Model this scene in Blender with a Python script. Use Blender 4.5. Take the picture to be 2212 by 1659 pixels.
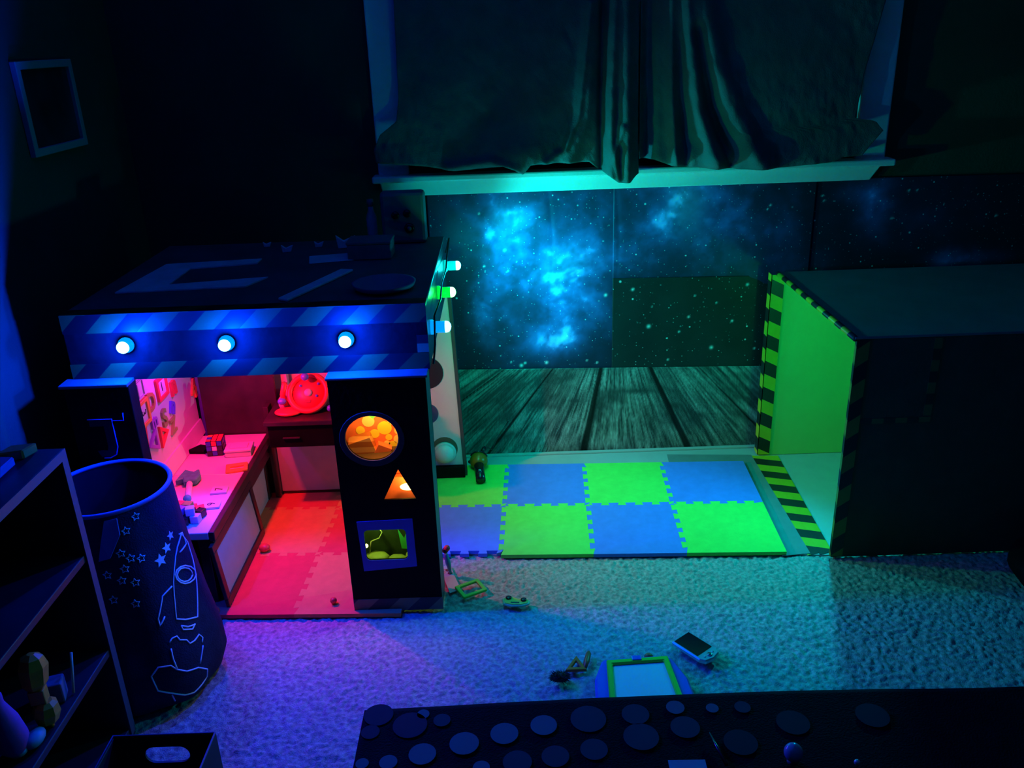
import bpy, bmesh, math, random
import numpy as np
from mathutils import Vector, Matrix, Euler
from mathutils.geometry import tessellate_polygon
for o in list(bpy.data.objects): bpy.data.objects.remove(o)
SC = bpy.context.scene
COL = SC.collection
random.seed(7)
PI = math.pi

# ------------------------------------------------------------------ camera
PITCH, ROLL, H, FPX = .383938, -.0352, 1.6016, 1856.64
fw = Vector((0, math.cos(PITCH), -math.sin(PITCH))); r0 = Vector((1, 0, 0)); u0 = r0.cross(fw)
rr = r0*math.cos(ROLL)+u0*math.sin(ROLL); uu = -r0*math.sin(ROLL)+u0*math.cos(ROLL)
cd = bpy.data.cameras.new('camera'); cam = bpy.data.objects.new('camera', cd); COL.objects.link(cam)
cam.matrix_world = Matrix(((rr.x, uu.x, -fw.x, 0), (rr.y, uu.y, -fw.y, 0), (rr.z, uu.z, -fw.z, H), (0, 0, 0, 1)))
cd.sensor_fit = 'HORIZONTAL'; cd.sensor_width = 36; cd.lens = FPX/2212*36; cd.clip_start = .02
SC.camera = cam
# ------------------------------------------------------------------ world (a dark room at night)
W = bpy.data.worlds.new('night'); SC.world = W; W.use_nodes = True
W.node_tree.nodes['Background'].inputs[0].default_value = (.35, .4, .75, 1)
W.node_tree.nodes['Background'].inputs[1].default_value = .0015
SC.view_settings.view_transform = 'Standard'; SC.view_settings.look = 'None'
SC.view_settings.gamma = 1; SC.view_settings.exposure = 0.0
SC.view_settings.use_curve_mapping = False
# lamp powers (the lamps themselves are built with their fixtures)
P_FRONT = 24.0      # three blue bulbs on the front of the booth
P_SIDE = {"cyan": 30.0, 'green': 13.0, 'blue': 9.0}
P_BOOTH = 19.0      # red bulb under the booth roof
P_BOX = 2.0
P_BOX_OUT = 20.0    # cyan bulb beside it, shining out of the opening         # green bulb under the top of the box

# ------------------------------------------------------------------ helpers
def mat(name, col, rough=.6, var=0, vscale=20, bump=0, bscale=80, metal=0, emit=0, spec=.5, alpha=1, trans=0, coat=0):
    m = bpy.data.materials.new(name); m.use_nodes = True
    nt = m.node_tree; b = nt.nodes['Principled BSDF']
    b.inputs['Base Color'].default_value = (*col, 1); b.inputs['Roughness'].default_value = rough
    b.inputs['Metallic'].default_value = metal; b.inputs['Specular IOR Level'].default_value = spec
    b.inputs['Transmission Weight'].default_value = trans; b.inputs['Coat Weight'].default_value = coat
    if emit:
        b.inputs['Emission Color'].default_value = (*col, 1); b.inputs['Emission Strength'].default_value = emit
    tc = nt.nodes.new('ShaderNodeTexCoord')
    if var:
        n = nt.nodes.new('ShaderNodeTexNoise'); n.inputs['Scale'].default_value = vscale; n.inputs['Detail'].default_value = 5
        nt.links.new(tc.outputs['Object'], n.inputs['Vector'])
        r = nt.nodes.new('ShaderNodeMapRange'); r.inputs[1].default_value = .3; r.inputs[2].default_value = .7
        r.inputs[3].default_value = 1-var; r.inputs[4].default_value = 1+var
        nt.links.new(n.outputs['Fac'], r.inputs[0])
        mx = nt.nodes.new('ShaderNodeVectorMath'); mx.operation = 'SCALE'; mx.inputs[0].default_value = col
        nt.links.new(r.outputs[0], mx.inputs['Scale']); nt.links.new(mx.outputs[0], b.inputs['Base Color'])
    if bump:
        n = nt.nodes.new('ShaderNodeTexNoise'); n.inputs['Scale'].default_value = bscale; n.inputs['Detail'].default_value = 4
        nt.links.new(tc.outputs['Object'], n.inputs['Vector'])
        bp = nt.nodes.new('ShaderNodeBump'); bp.inputs['Strength'].default_value = bump; bp.inputs['Distance'].default_value = .01
        nt.links.new(n.outputs['Fac'], bp.inputs['Height']); nt.links.new(bp.outputs[0], b.inputs['Normal'])
    return m

def stripes(name, axis, off, c1, c2, rough=.45, wob=.04):
    """hazard tape: stripes across object space, frac(dot(P, axis)+off) < .5"""
    m = mat(name, c1, rough); nt = m.node_tree; b = nt.nodes['Principled BSDF']
    tc = nt.nodes.new('ShaderNodeTexCoord')
    d = nt.nodes.new('ShaderNodeVectorMath'); d.operation = 'DOT_PRODUCT'; d.inputs[1].default_value = axis
    nt.links.new(tc.outputs['Object'], d.inputs[0])
    a = nt.nodes.new('ShaderNodeMath'); a.operation = 'ADD'; a.inputs[1].default_value = off
    nt.links.new(d.outputs['Value'], a.inputs[0])
    f = nt.nodes.new('ShaderNodeMath'); f.operation = 'FRACT'; nt.links.new(a.outputs[0], f.inputs[0])
    g = nt.nodes.new('ShaderNodeMath'); g.operation = 'GREATER_THAN'; g.inputs[1].default_value = .5
    nt.links.new(f.outputs[0], g.inputs[0])
    n = nt.nodes.new('ShaderNodeTexNoise'); n.inputs['Scale'].default_value = 30; n.inputs['Detail'].default_value = 5
    nt.links.new(tc.outputs['Object'], n.inputs['Vector'])
    mx = nt.nodes.new('ShaderNodeMix'); mx.data_type = 'RGBA'
    mx.inputs[6].default_value = (*c1, 1); mx.inputs[7].default_value = (*c2, 1)
    nt.links.new(g.outputs[0], mx.inputs[0])
    h = nt.nodes.new('ShaderNodeMix'); h.data_type = 'RGBA'; h.blend_type = 'MULTIPLY'; h.inputs[0].default_value = .25
    nt.links.new(mx.outputs[2], h.inputs[6]); nt.links.new(n.outputs['Fac'], h.inputs[7])
    nt.links.new(h.outputs[2], b.inputs['Base Color'])
    return m

def colattr(name, rough=.7, stars=0, gain=1, fine=None, emit=0):
    """material that reads the print colour stored on the mesh, with printed stars on top"""
    m = mat(name, (.5, .5, .5), rough, spec=.25); nt = m.node_tree; b = nt.nodes['Principled BSDF']
    at = nt.nodes.new('ShaderNodeAttribute'); at.attribute_name = 'Col'; out = at.outputs['Color']
    tc = nt.nodes.new('ShaderNodeTexCoord')
    if fine:
        mp = nt.nodes.new('ShaderNodeMapping'); mp.inputs['Scale'].default_value = fine
        nt.links.new(tc.outputs['Object'], mp.inputs['Vector'])
        n = nt.nodes.new('ShaderNodeTexNoise'); n.inputs['Scale'].default_value = 1; n.inputs['Detail'].default_value = 6
        nt.links.new(mp.outputs[0], n.inputs['Vector'])
        r = nt.nodes.new('ShaderNodeMapRange'); r.inputs[1].default_value = .25; r.inputs[2].default_value = .75
        r.inputs[3].default_value = .6; r.inputs[4].default_value = 1.4
        nt.links.new(n.outputs['Fac'], r.inputs[0])
        v = nt.nodes.new('ShaderNodeVectorMath'); v.operation = 'SCALE'
        nt.links.new(out, v.inputs[0]); nt.links.new(r.outputs[0], v.inputs['Scale']); out = v.outputs[0]
    if stars:
        for sc, rad, dens, br in ((90*stars, .20, .55, .65), (42*stars, .17, .62, 1.0), (16*stars, .085, .55, 1.0)):
            mp = nt.nodes.new('ShaderNodeMapping'); mp.inputs['Scale'].default_value = (1, 0, 1)
            nt.links.new(tc.outputs['Object'], mp.inputs['Vector'])
            vo = nt.nodes.new('ShaderNodeTexVoronoi'); vo.inputs['Scale'].default_value = sc
            nt.links.new(mp.outputs[0], vo.inputs['Vector'])
            r = nt.nodes.new('ShaderNodeMapRange'); r.inputs[1].default_value = rad; r.inputs[2].default_value = rad*.25
            r.inputs[3].default_value = 0; r.inputs[4].default_value = 1
            nt.links.new(vo.outputs['Distance'], r.inputs[0])
            sp = nt.nodes.new('ShaderNodeSeparateColor'); nt.links.new(vo.outputs['Color'], sp.inputs[0])
            q = nt.nodes.new('ShaderNodeMapRange'); q.inputs[1].default_value = dens; q.inputs[2].default_value = 1
            q.inputs[3].default_value = 0; q.inputs[4].default_value = br
            nt.links.new(sp.outputs[0], q.inputs[0])
            mu = nt.nodes.new('ShaderNodeMath'); mu.operation = 'MULTIPLY'
            nt.links.new(r.outputs[0], mu.inputs[0]); nt.links.new(q.outputs[0], mu.inputs[1])
            ad = nt.nodes.new('ShaderNodeVectorMath'); ad.operation = 'ADD'
            nt.links.new(out, ad.inputs[0]); nt.links.new(mu.outputs[0], ad.inputs[1]); out = ad.outputs[0]
    nt.links.new(out, b.inputs['Base Color'])
    return m

def wmat(o):
    m = o.matrix_basis.copy()
    return (wmat(o.parent) @ o.matrix_parent_inverse @ m) if o.parent else m

def put(o, parent):
    COL.objects.link(o)
    if parent:
        o.parent = parent; o.matrix_parent_inverse = wmat(parent).inverted()
    return o

def tag(o, label=None, cat=None, group=None, kind=None):
    if label: o['label'] = label
    if cat: o['category'] = cat
    if group: o['group'] = group
    if kind: o['kind'] = kind
    return o

def thing(name, loc, label, cat, group=None, kind=None, parent=None):
    o = bpy.data.objects.new(name, None); o.empty_display_size = .05; o.location = loc
    put(o, parent); return tag(o, label, cat, group, kind)

def T(loc=(0, 0, 0), rz=0, rx=0, ry=0):
    return Matrix.Translation(Vector(loc)) @ Euler((rx, ry, rz), 'XYZ').to_matrix().to_4x4()

def mk(name, V, F, m, parent=None, X=None, smooth=False, bev=0, seg=2, col=None):
    """vertices in world space (after the transform X); origin goes to the middle of the base"""
    V = [Vector(v) for v in V]
    if X is not None: V = [X @ v for v in V]
    lo = Vector([min(v[i] for v in V) for i in range(3)]); hi = Vector([max(v[i] for v in V) for i in range(3)])
    c = Vector(((lo.x+hi.x)/2, (lo.y+hi.y)/2, lo.z))
    me = bpy.data.meshes.new(name); me.from_pydata([v-c for v in V], [], F); me.update()
    if col is not None:
        a = me.color_attributes.new('Col', 'FLOAT_COLOR', 'POINT')
        cc = np.ones((len(V), 4), dtype=np.float32); cc[:, :3] = col; a.data.foreach_set('color', cc.ravel())
    bm = bmesh.new(); bm.from_mesh(me); bmesh.ops.recalc_face_normals(bm, faces=bm.faces)
    if bev: bmesh.ops.bevel(bm, geom=[e for e in bm.edges if len(e.link_faces) == 2 and e.calc_face_angle(0) > .6], offset=bev, segments=seg, affect='EDGES', profile=.5)
    bm.to_mesh(me); bm.free()
    if smooth: me.polygons.foreach_set('use_smooth', [True]*len(me.polygons))
    o = bpy.data.objects.new(name, me); o.location = c
    if m: me.materials.append(m)
    return put(o, parent)

def grid(name, Pn, m, parent=None, thick=None, col=None, smooth=True):
    """Pn: array (nv, nu, 3) of points; thick: offset vector for the back side"""
    nv, nu = Pn.shape[:2]; V = Pn.reshape(-1, 3)
    idx = np.arange(nv*nu).reshape(nv, nu)
    F = np.stack([idx[:-1, :-1], idx[:-1, 1:], idx[1:, 1:], idx[1:, :-1]], -1).reshape(-1, 4).tolist()
    if thick is not None:
        n = nv*nu; V = np.concatenate([V, V+np.array(thick)])
        F += [[b+n for b in f[::-1]] for f in F]
        ring = list(idx[0, :])+list(idx[1:, -1])+list(idx[-1, -2::-1])+list(idx[-2:0:-1, 0])
        for a, b in zip(ring, ring[1:]+ring[:1]): F.append([int(b), int(a), int(a)+n, int(b)+n])
        if col is not None: col = np.concatenate([col, col])
    lo, hi = V.min(0), V.max(0); c = Vector(((lo[0]+hi[0])/2, (lo[1]+hi[1])/2, lo[2]))
    me = bpy.data.meshes.new(name); me.from_pydata((V-np.array(c)).tolist(), [], F); me.update()
    if col is not None:
        a = me.color_attributes.new('Col', 'FLOAT_COLOR', 'POINT')
        cc = np.ones((len(V), 4), dtype=np.float32); cc[:, :3] = col; a.data.foreach_set('color', cc.ravel())
    if smooth: me.polygons.foreach_set('use_smooth', [True]*len(me.polygons))
    o = bpy.data.objects.new(name, me); o.location = c; me.materials.append(m)
    return put(o, parent)

def box(name, a, b, m, parent=None, X=None, bev=.002, seg=2):
    (x0, y0, z0), (x1, y1, z1) = a, b
    V = [(x0, y0, z0), (x1, y0, z0), (x1, y1, z0), (x0, y1, z0), (x0, y0, z1), (x1, y0, z1), (x1, y1, z1), (x0, y1, z1)]
    F = [(0, 3, 2, 1), (4, 5, 6, 7), (0, 1, 5, 4), (1, 2, 6, 5), (2, 3, 7, 6), (3, 0, 4, 7)]
    return mk(name, V, F, m, parent, X, False, bev, seg)

def lathe(name, prof, n, m, parent=None, X=None, smooth=True, bev=0):
    V = []; F = []
    for r, z in prof:
        for k in range(n): V.append((r*math.cos(2*PI*k/n), r*math.sin(2*PI*k/n), z))
    for i in range(len(prof)-1):
        for k in range(n):
            F.append((i*n+k, i*n+(k+1) % n, (i+1)*n+(k+1) % n, (i+1)*n+k))
    if prof[0][0] > 1e-5: F.append(tuple(range(n-1, -1, -1)))
    if prof[-1][0] > 1e-5: F.append(tuple(range((len(prof)-1)*n, len(prof)*n)))
    return mk(name, V, F, m, parent, X, smooth)

def dome(r, h=None, k=6, z0=0):
    h = h or r
    return [(max(r*math.cos(PI/2*i/k), 1e-6), z0+h*math.sin(PI/2*i/k)) for i in range(k+1)]

def ball(name, c, r, m, parent=None, sx=1, sy=1, sz=1, n=16):
    prof = [(max(math.sin(PI*i/10), 1e-6), -math.cos(PI*i/10)) for i in range(11)]
    return lathe(name, prof, n, m, parent, Matrix.Translation(Vector(c)) @ Matrix.Diagonal((r*sx, r*sy, r*sz, 1)))

def tube(name, pts, r, m, parent=None, X=None, n=8, closed=False, radii=None, flat=1):
    P = [Vector(p) for p in pts]; V = []; F = []; N = len(P); prev = None
    for i, p in enumerate(P):
        if closed: t = P[(i+1) % N]-P[(i-1) % N]
        else: t = P[min(i+1, N-1)]-P[max(i-1, 0)]
        t.normalize()
        ref = prev if prev is not None else (Vector((0, 0, 1)) if abs(t.z) < .9 else Vector((1, 0, 0)))
        a = ref-t*ref.dot(t)
        if a.length < 1e-6: a = t.orthogonal()
        a.normalize(); b = t.cross(a); prev = a
        rad = radii[i] if radii else r
        for k in range(n):
            an = 2*PI*k/n; V.append(p+a*(rad*flat*math.cos(an))+b*(rad*math.sin(an)))
    for i in range(N if closed else N-1):
        j = (i+1) % N
        for k in range(n): F.append((i*n+k, i*n+(k+1) % n, j*n+(k+1) % n, j*n+k))
    if not closed:
        F.append(tuple(range(n-1, -1, -1))); F.append(tuple(range((N-1)*n, N*n)))
    return mk(name, V, F, m, parent, X, True)

def prism(name, rings, th, m, parent=None, X=None, bev=0, smooth=False):
    """rings: outer loop then holes, 2-D; extruded along local z from 0 to th"""
    flat = [Vector((p[0], p[1], 0)) for r in rings for p in r]
    tris = tessellate_polygon([[Vector((p[0], p[1], 0)) for p in r] for r in rings])
    n = len(flat); V = [tuple(v) for v in flat]+[(v.x, v.y, th) for v in flat]
    F = [tuple(t) for t in tris]+[tuple(i+n for i in t[::-1]) for t in tris]
    s = 0
    for r in rings:
        k = len(r)
        for i in range(k): F.append((s+i, s+(i+1) % k, s+(i+1) % k+n, s+i+n))
        s += k
    return mk(name, V, F, m, parent, X, smooth, bev, 1)

def circ(r, n=24, cx=0, cy=0, ry=None, a0=0):
    return [(cx+r*math.cos(a0+2*PI*i/n), cy+(ry or r)*math.sin(a0+2*PI*i/n)) for i in range(n)]

def rrect(w, h, r, n=4, cx=0, cy=0):
    P = []
    for sx, sy, a in ((1, 1, 0), (-1, 1, PI/2), (-1, -1, PI), (1, -1, 1.5*PI)):
        for i in range(n+1):
            t = a+PI/2*i/n; P.append((cx+sx*(w/2-r)+r*math.cos(t), cy+sy*(h/2-r)+r*math.sin(t)))
    return P

def basis(loc, ex, ey, ez):
    ex, ey, ez = Vector(ex), Vector(ey), Vector(ez)
    M = Matrix((ex, ey, ez)).transposed().to_4x4(); M.translation = Vector(loc); return M

def text(name, s, size, depth, m, parent, X, bold=0):
    cu = bpy.data.curves.new(name, 'FONT'); cu.body = s; cu.size = size; cu.extrude = depth/2; cu.offset = bold
    cu.align_x = 'CENTER'; cu.align_y = 'CENTER'; cu.resolution_u = 3
    ob = bpy.data.objects.new('tmp', cu); COL.objects.link(ob)
    dg = bpy.context.evaluated_depsgraph_get(); me = ob.evaluated_get(dg).to_mesh()
    V = [v.co.copy() for v in me.vertices]; F = [tuple(p.vertices) for p in me.polygons]
    ob.evaluated_get(dg).to_mesh_clear(); bpy.data.objects.remove(ob); bpy.data.curves.remove(cu)
    return mk(name, V, F, m, parent, X @ Matrix.Translation((0, 0, depth/2)))

_lat = {}
def vnoise(x, y, seed):
    if seed not in _lat: _lat[seed] = np.random.RandomState(seed).rand(128, 128)
    L = _lat[seed]; xi = np.floor(x).astype(int); yi = np.floor(y).astype(int); fx = x-xi; fy = y-yi
    fx = fx*fx*(3-2*fx); fy = fy*fy*(3-2*fy)
    a = L[yi % 128, xi % 128]; b = L[yi % 128, (xi+1) % 128]; c = L[(yi+1) % 128, xi % 128]; d = L[(yi+1) % 128, (xi+1) % 128]
    return (a*(1-fx)+b*fx)*(1-fy)+(c*(1-fx)+d*fx)*fy
def fbm(x, y, sc, octv=5, seed=1, gain=.55):
    s = 0; a = 1; t = 0
    for k in range(octv):
        s = s+a*vnoise(x*sc+k*17.3, y*sc+k*9.7, seed+k); t += a; a *= gain; sc *= 2
    return s/t

def spot_light(name, loc, color, power, radius, aim, size, blend, parent=None):
    l = bpy.data.lights.new(name, 'SPOT'); l.color = color; l.energy = power; l.shadow_soft_size = radius
    l.spot_size = math.radians(size); l.spot_blend = blend
    o = bpy.data.objects.new(name, l); o.location = loc
    o.rotation_euler = Vector(aim).to_track_quat('-Z', 'Y').to_euler(); return put(o, parent)

def point_light(name, loc, color, power, radius, parent=None):
    l = bpy.data.lights.new(name, 'POINT'); l.color = color; l.energy = power; l.shadow_soft_size = radius
    o = bpy.data.objects.new(name, l); o.location = loc; return put(o, parent)

# ------------------------------------------------------------------ materials
YEL = (.75, .52, .02); BLK = (.012, .012, .014)
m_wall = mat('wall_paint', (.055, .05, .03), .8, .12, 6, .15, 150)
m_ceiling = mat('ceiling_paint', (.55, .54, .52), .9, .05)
m_trim = mat('white_trim_paint', (.74, .75, .74), .4, .04, 9)
m_carpet = mat('carpet_pile', (.38, .36, .34), .95, .35, 85, .45, 320, spec=.1)
m_cloth = mat('dark_curtain_cloth', (.095, .098, .105), .75, .18, 12, .35, 260, spec=.3)
m_black = mat("black_card", (.006, .006, .0065), .6, .2, 25, .12, 60, spec=.05)
m_blackgloss = mat('black_plastic', (.010, .010, .013), .25)
m_white = mat('white_board', (.60, .58, .60), .45, .04, 12)
m_whitecard = mat('white_card', (.42, .42, .41), .7, .05, 12)
m_brown = mat('brown_cardboard', (.10, .06, .03), .8, .15, 14, .1, 90)
m_dkwood = mat('dark_wood', (.028, .016, .014), .4, .35, 18)
m_woodtop = mat('desk_top_laminate', (.62, .54, .52), .4, .06, 10)
m_roof = mat('scuffed_roof_card', (.07, .07, .085), .7, .3, 6)
m_grey = mat('grey_plastic', (.16, .16, .17), .5, .1)
m_ledge = mat('cut_card_edge', (.085, .088, .095), .7, .1)
m_glass = mat('night_window_glass', (.01, .01, .012), .08)

# ------------------------------------------------------------------ the room
def struct(o): o['kind'] = 'structure'; return o
LW, RW, BW, FW_, CH = -1.34, 2.9, 3.2, -1.6, 2.45
struct(box('floor', (LW-.1, FW_-.1, -.06), (RW+.1, BW+.1, -.004), m_carpet, bev=0))
struct(box('ceiling', (LW-.1, FW_-.1, CH), (RW+.1, BW+.1, CH+.06), m_ceiling, bev=0))
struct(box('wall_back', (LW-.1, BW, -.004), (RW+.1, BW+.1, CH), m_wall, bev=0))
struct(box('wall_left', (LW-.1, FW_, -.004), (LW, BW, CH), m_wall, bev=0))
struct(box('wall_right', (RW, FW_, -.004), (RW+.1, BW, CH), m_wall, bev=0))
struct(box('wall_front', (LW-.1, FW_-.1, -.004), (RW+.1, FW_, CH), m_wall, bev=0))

# carpet pile in front of the play area
xs = np.arange(LW+.002, 2.3, .0045); ys = np.arange(1.12, 2.47, .0045)
gx, gy = np.meshgrid(xs, ys)
tuft = fbm(gx, gy, 110, 2, 3, .5); clump = fbm(gx, gy, 9, 3, 11)
gz = -.004+.0070*np.clip((tuft-.25)/.5, 0, 1)*(.55+.6*clump)
o = grid('carpet_pile', np.stack([gx, gy, gz], -1), m_carpet)
tag(o, 'pale tufted carpet in front of the play booth and mats', 'carpet', kind='stuff')

# window: casing, stool, apron and pane behind the curtains
win = thing('window_1', (.45, BW, 1.1), None, None, kind='structure')
box('pane', (-.36, BW-.012, 1.15), (1.28, BW-.004, 2.2), m_glass, win, bev=0)
box('casing', (-.455, BW-.035, 1.13), (-.345, BW, 2.3), m_trim, win, bev=.006)
box('casing', (1.265, BW-.035, 1.13), (1.375, BW, 2.3), m_trim, win, bev=.006)
box('casing', (-.455, BW-.035, 2.2), (1.375, BW, 2.3), m_trim, win, bev=.006)
box('mullion', (.44, BW-.03, 1.15), (.48, BW, 2.2), m_trim, win, bev=.004)
box('sill', (-.475, BW-.075, 1.128), (1.40, BW, 1.152), m_trim, win, bev=.006)
prism('apron', [[(-.455, 1.125), (1.372, 1.125), (1.335, 1.073), (-.445, 1.073)]], .022, m_trim, win, basis((0, BW, 0), (1, 0, 0), (0, 0, 1), (0, -1, 0)), bev=.003)

# ------------------------------------------------------------------ curtains
def seg_d(px, pz, pts):
    d = np.full(px.shape, 9.)
    for (ax, az), (bx, bz) in zip(pts, pts[1:]):
        vx, vz = bx-ax, bz-az; t = np.clip(((px-ax)*vx+(pz-az)*vz)/(vx*vx+vz*vz), 0, 1)
        d = np.minimum(d, np.hypot(px-ax-t*vx, pz-az-t*vz))
    return d
def curtain(left, right, hem, ridges, blobs, seed, label, cat):
    nu, nv = 230, 150
    u = np.linspace(0, 1, nu); v = np.linspace(0, 1, nv)**1.0
    P = np.zeros((nv, nu, 3)); ztop = 2.26
    xe = lambda tab, z: np.interp(z, [a for a, b in tab], [b for a, b in tab])
    hx = [a for a, b in hem]; hz = [b for a, b in hem]
    for i, vv in enumerate(v):
        zg = ztop+(1.17-ztop)*vv
        xl, xr = xe(left, zg), xe(right, zg)
        x = xl+(xr-xl)*u; hb = np.interp(x, hx, hz)
        z = ztop+(hb-ztop)*vv
        y = np.full(nu, 3.105)
        low = np.clip((2.0-z)/.8, 0, 1)
        for pts, w, amp in ridges: y = y-amp*np.exp(-(seg_d(x, z, pts)/w)**2)*(.45+.55*low)
        for (bx, bz, rx, rz, amp) in blobs: y = y-amp*np.exp(-((x-bx)/rx)**2-((z-bz)/rz)**2)
        y = y-.016*(fbm(x, z, 9, 3, seed)-.5)*low-.010*(fbm(x*1.5+z*.6, z, 26, 3, seed+5)-.5)*low
        P[i] = np.stack([x, y, z], -1)
    o = grid('curtain', P, m_cloth, thick=(0, .004, 0)); return tag(o, label, cat, 'dark curtains over the window')
curtain([(1.17, -.45), (1.215, -.455), (1.27, -.43), (1.32, -.368), (1.40, -.355), (2.26, -.33)], [(1.1, .478), (1.3, .47), (2.26, .455)],
        [(-.465, 1.205), (-.283, 1.188), (-.173, 1.172), (-.062, 1.180), (-.005, 1.186), (.035, 1.172), (.065, 1.152), (.092, 1.184), (.149, 1.187), (.30, 1.183), (.335, 1.155), (.37, 1.135), (.40, 1.112), (.44, 1.112), (.478, 1.14)],
        [([(.145, 1.187), (.21, 1.23), (.26, 1.34), (.30, 1.7)], .013, .03), ([(.23, 1.19), (.29, 1.34), (.32, 1.8)], .025, .035),
         ([(.375, 1.13), (.37, 1.3), (.385, 1.9)], .022, .055), ([(.43, 1.11), (.425, 1.3), (.42, 1.9)], .028, .06), ([(.40, 1.12), (.385, 1.2), (.41, 1.3)], .01, .02),
         ([(.345, 1.15), (.342, 1.4), (.35, 1.9)], .012, -.04), ([(-.2, 1.18), (-.05, 1.20), (.04, 1.17)], .02, .025)],
        [(.04, 1.20, .13, .09, .055), (-.18, 1.5, .12, .5, .02), (.12, 1.5, .1, .3, .012)], 31,
        'dark cloth curtain gathered into a hanging bunch at its right side', 'curtain')
curtain([(1.1, .482), (1.3, .478), (2.26, .462)], [(1.15, 1.25), (1.2, 1.29), (1.25, 1.33), (1.285, 1.30), (1.30, 1.225), (1.45, 1.24), (1.67, 1.285), (2.26, 1.33)],
        [(.48, 1.185), (.53, 1.183), (.586, 1.163), (.70, 1.152), (.832, 1.142), (.995, 1.142), (1.157, 1.152), (1.20, 1.168), (1.33, 1.175)],
        [([(.50, 1.18), (.50, 2.2)], .022, -.05), ([(.60, 1.17), (.58, 1.4), (.55, 2.1)], .016, .03), ([(.74, 1.16), (.67, 1.35), (.61, 1.7), (.58, 2.2)], .03, .05),
         ([(.90, 1.15), (.80, 1.32), (.72, 1.5), (.65, 1.8)], .045, .05), ([(.80, 1.16), (.72, 1.35), (.66, 1.6)], .018, -.03), ([(.64, 1.17), (.62, 1.4), (.59, 1.9)], .012, -.02)],
        [(1.0, 1.35, .18, .3, .02), (.72, 1.18, .2, .05, .03)], 57,
        'dark cloth curtain with long slanting folds on the right half of the window', 'curtain')

# ------------------------------------------------------------------ printed space backdrop on the wall
def galaxy(x, z, lowright=False):
    wx = x+.06*(fbm(x, z, 7, 4, 101)-.5); wz = z+.06*(fbm(x, z, 7, 4, 131)-.5)
    n1 = fbm(wx, wz, 5, 6, 7); n2 = fbm(wx, wz, 14, 5, 23); n3 = fbm(x, z, 40, 4, 41)
    g = lambda cx, cz, rx, rz: np.exp(-((wx-cx)/rx)**2-((wz-cz)/rz)**2)
    neb = (1.0*g(-.05, 1.0, .10, .12)+.9*g(-.02, .84, .13, .13)+1.5*g(-.11, .62, .045, .10)+1.9*g(.17, .50, .085, .055)+.55*g(.13, .97, .15, .10)
           + .75*g(.22, .78, .12, .14)+1.0*g(.26, .62, .10, .10)+.45*g(.05, .68, .14, .10)+.35*g(.3, .95, .16, .14)
           + 1.0*g(.66, 1.03, .10, .12)+.38*g(.60, .92, .20, .12)+.30*g(.80, .95, .2, .15)+.25*g(.98, .93, .10, .12)+.3*g(1.13, .75, .08, .06)
           + 1.3*g(1.37, .97, .055, .10)+.5*g(1.30, 1.03, .10, .03)+1.6*g(1.76, .765, .11, .035)+.15*g(1.6, .95, .2, .12)+.25*g(-.02, .45, .05, .12))
    if lowright: neb = .05+0*neb
    neb = neb*.8+.40*g(.1, .82, .30, .34)+.38*g(.62, .95, .40, .20)
    if lowright: neb = .05+0*neb
    neb = neb*np.clip((n1-.22)*1.8, .25, 1.05)*np.clip((n2-.15)*1.7, .35, 1.1)
    dk = np.exp(-((x-.10)/.035)**2-((z-.87)/.07)**2)*.7+np.exp(-((x+.01)/.05)**2-((z-.665)/.05)**2)*.75
    neb = neb*np.clip(1-dk, 0, 1)*(.7+.6*n3)
    neb = np.clip(neb, 0, 1.2)
    base = np.array([.006, .010, .022]); blue = np.array([.05, .17, .62]); pale = np.array([.45, .62, .78])
    t = np.clip(neb, 0, 1)[..., None]; hi = np.clip(neb-.55, 0, 1)[..., None]
    c = base*(1-t)+blue*t+pale*hi*.75; c = c*1.55
    gr = (g(.02, .98, .08, .06)+g(.66, 1.02, .07, .1)+.6*g(.2, .8, .1, .08))[..., None]*np.clip(neb, 0, 1)[..., None]*np.array([.10, .22, .05])
    c = c+gr
    if lowright: c = c*0+np.array([.016, .022, .024])*(.6+.8*fbm(x, z, 8, 4, 77))[..., None]
    for sx, sz, sr in ((.540, .540, .011), (.790, .447, .010), (.695, .575, .007), (.475, .69, .008), (.915, .70, .008), (.62, .40, .006), (.865, .555, .007), (.55, .62, .004), (.715, .66, .005), (.96, .44, .006), (.66, .515, .006), (.80, .63, .005),
                       (.372, .676, .009), (.14, .405, .009), (.04, .395, .010), (.055, .405, .007), (.30, .41, .005), (.0, .41, .005), (.34, .40, .006), (-.01, .86, .007), (-.09, .80, .006), (-.1, 1.0, .006), (.0, .78, .005), (1.17, 1.02, .005), (1.18, 1.0, .005), (1.44, .93, .006), (1.49, 1.03, .006), (1.52, 1.03, .005), (1.83, .93, .006), (.98, 1.0, .006), (.97, .985, .005)):
        c = c+.9*np.exp(-((x-sx)**2+(z-sz)**2)/(sr*.55)**2)[..., None]
    return np.clip(c, 0, 1)
m_gal = colattr('space_print', .5, stars=1); m_gal2 = colattr('starfield_print', .5, stars=.85)
def sheet(name, x0, x1, z0, z1, y, m, f, step, label, cat, group=None, seed=5, slope=0, creases=()):
    nu = int((x1-x0)/step)+1; nv = int((z1-z0)/step)+1
    x, z = np.meshgrid(np.linspace(x0, x1, nu), np.linspace(z0, z1, nv))
    c = f(x, z).reshape(-1, 3)
    yy = y+.006*(fbm(x, z, 4, 3, seed)-.5)
    for cx in creases: yy = yy+.0015*np.exp(-((x-cx-.01*np.sin(z*9))/.008)**2)
    o = grid(name, np.stack([x, yy, z+slope*(x-x0)], -1), m, thick=(0, .002, 0), col=c)
    return tag(o, label, cat, group)
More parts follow.
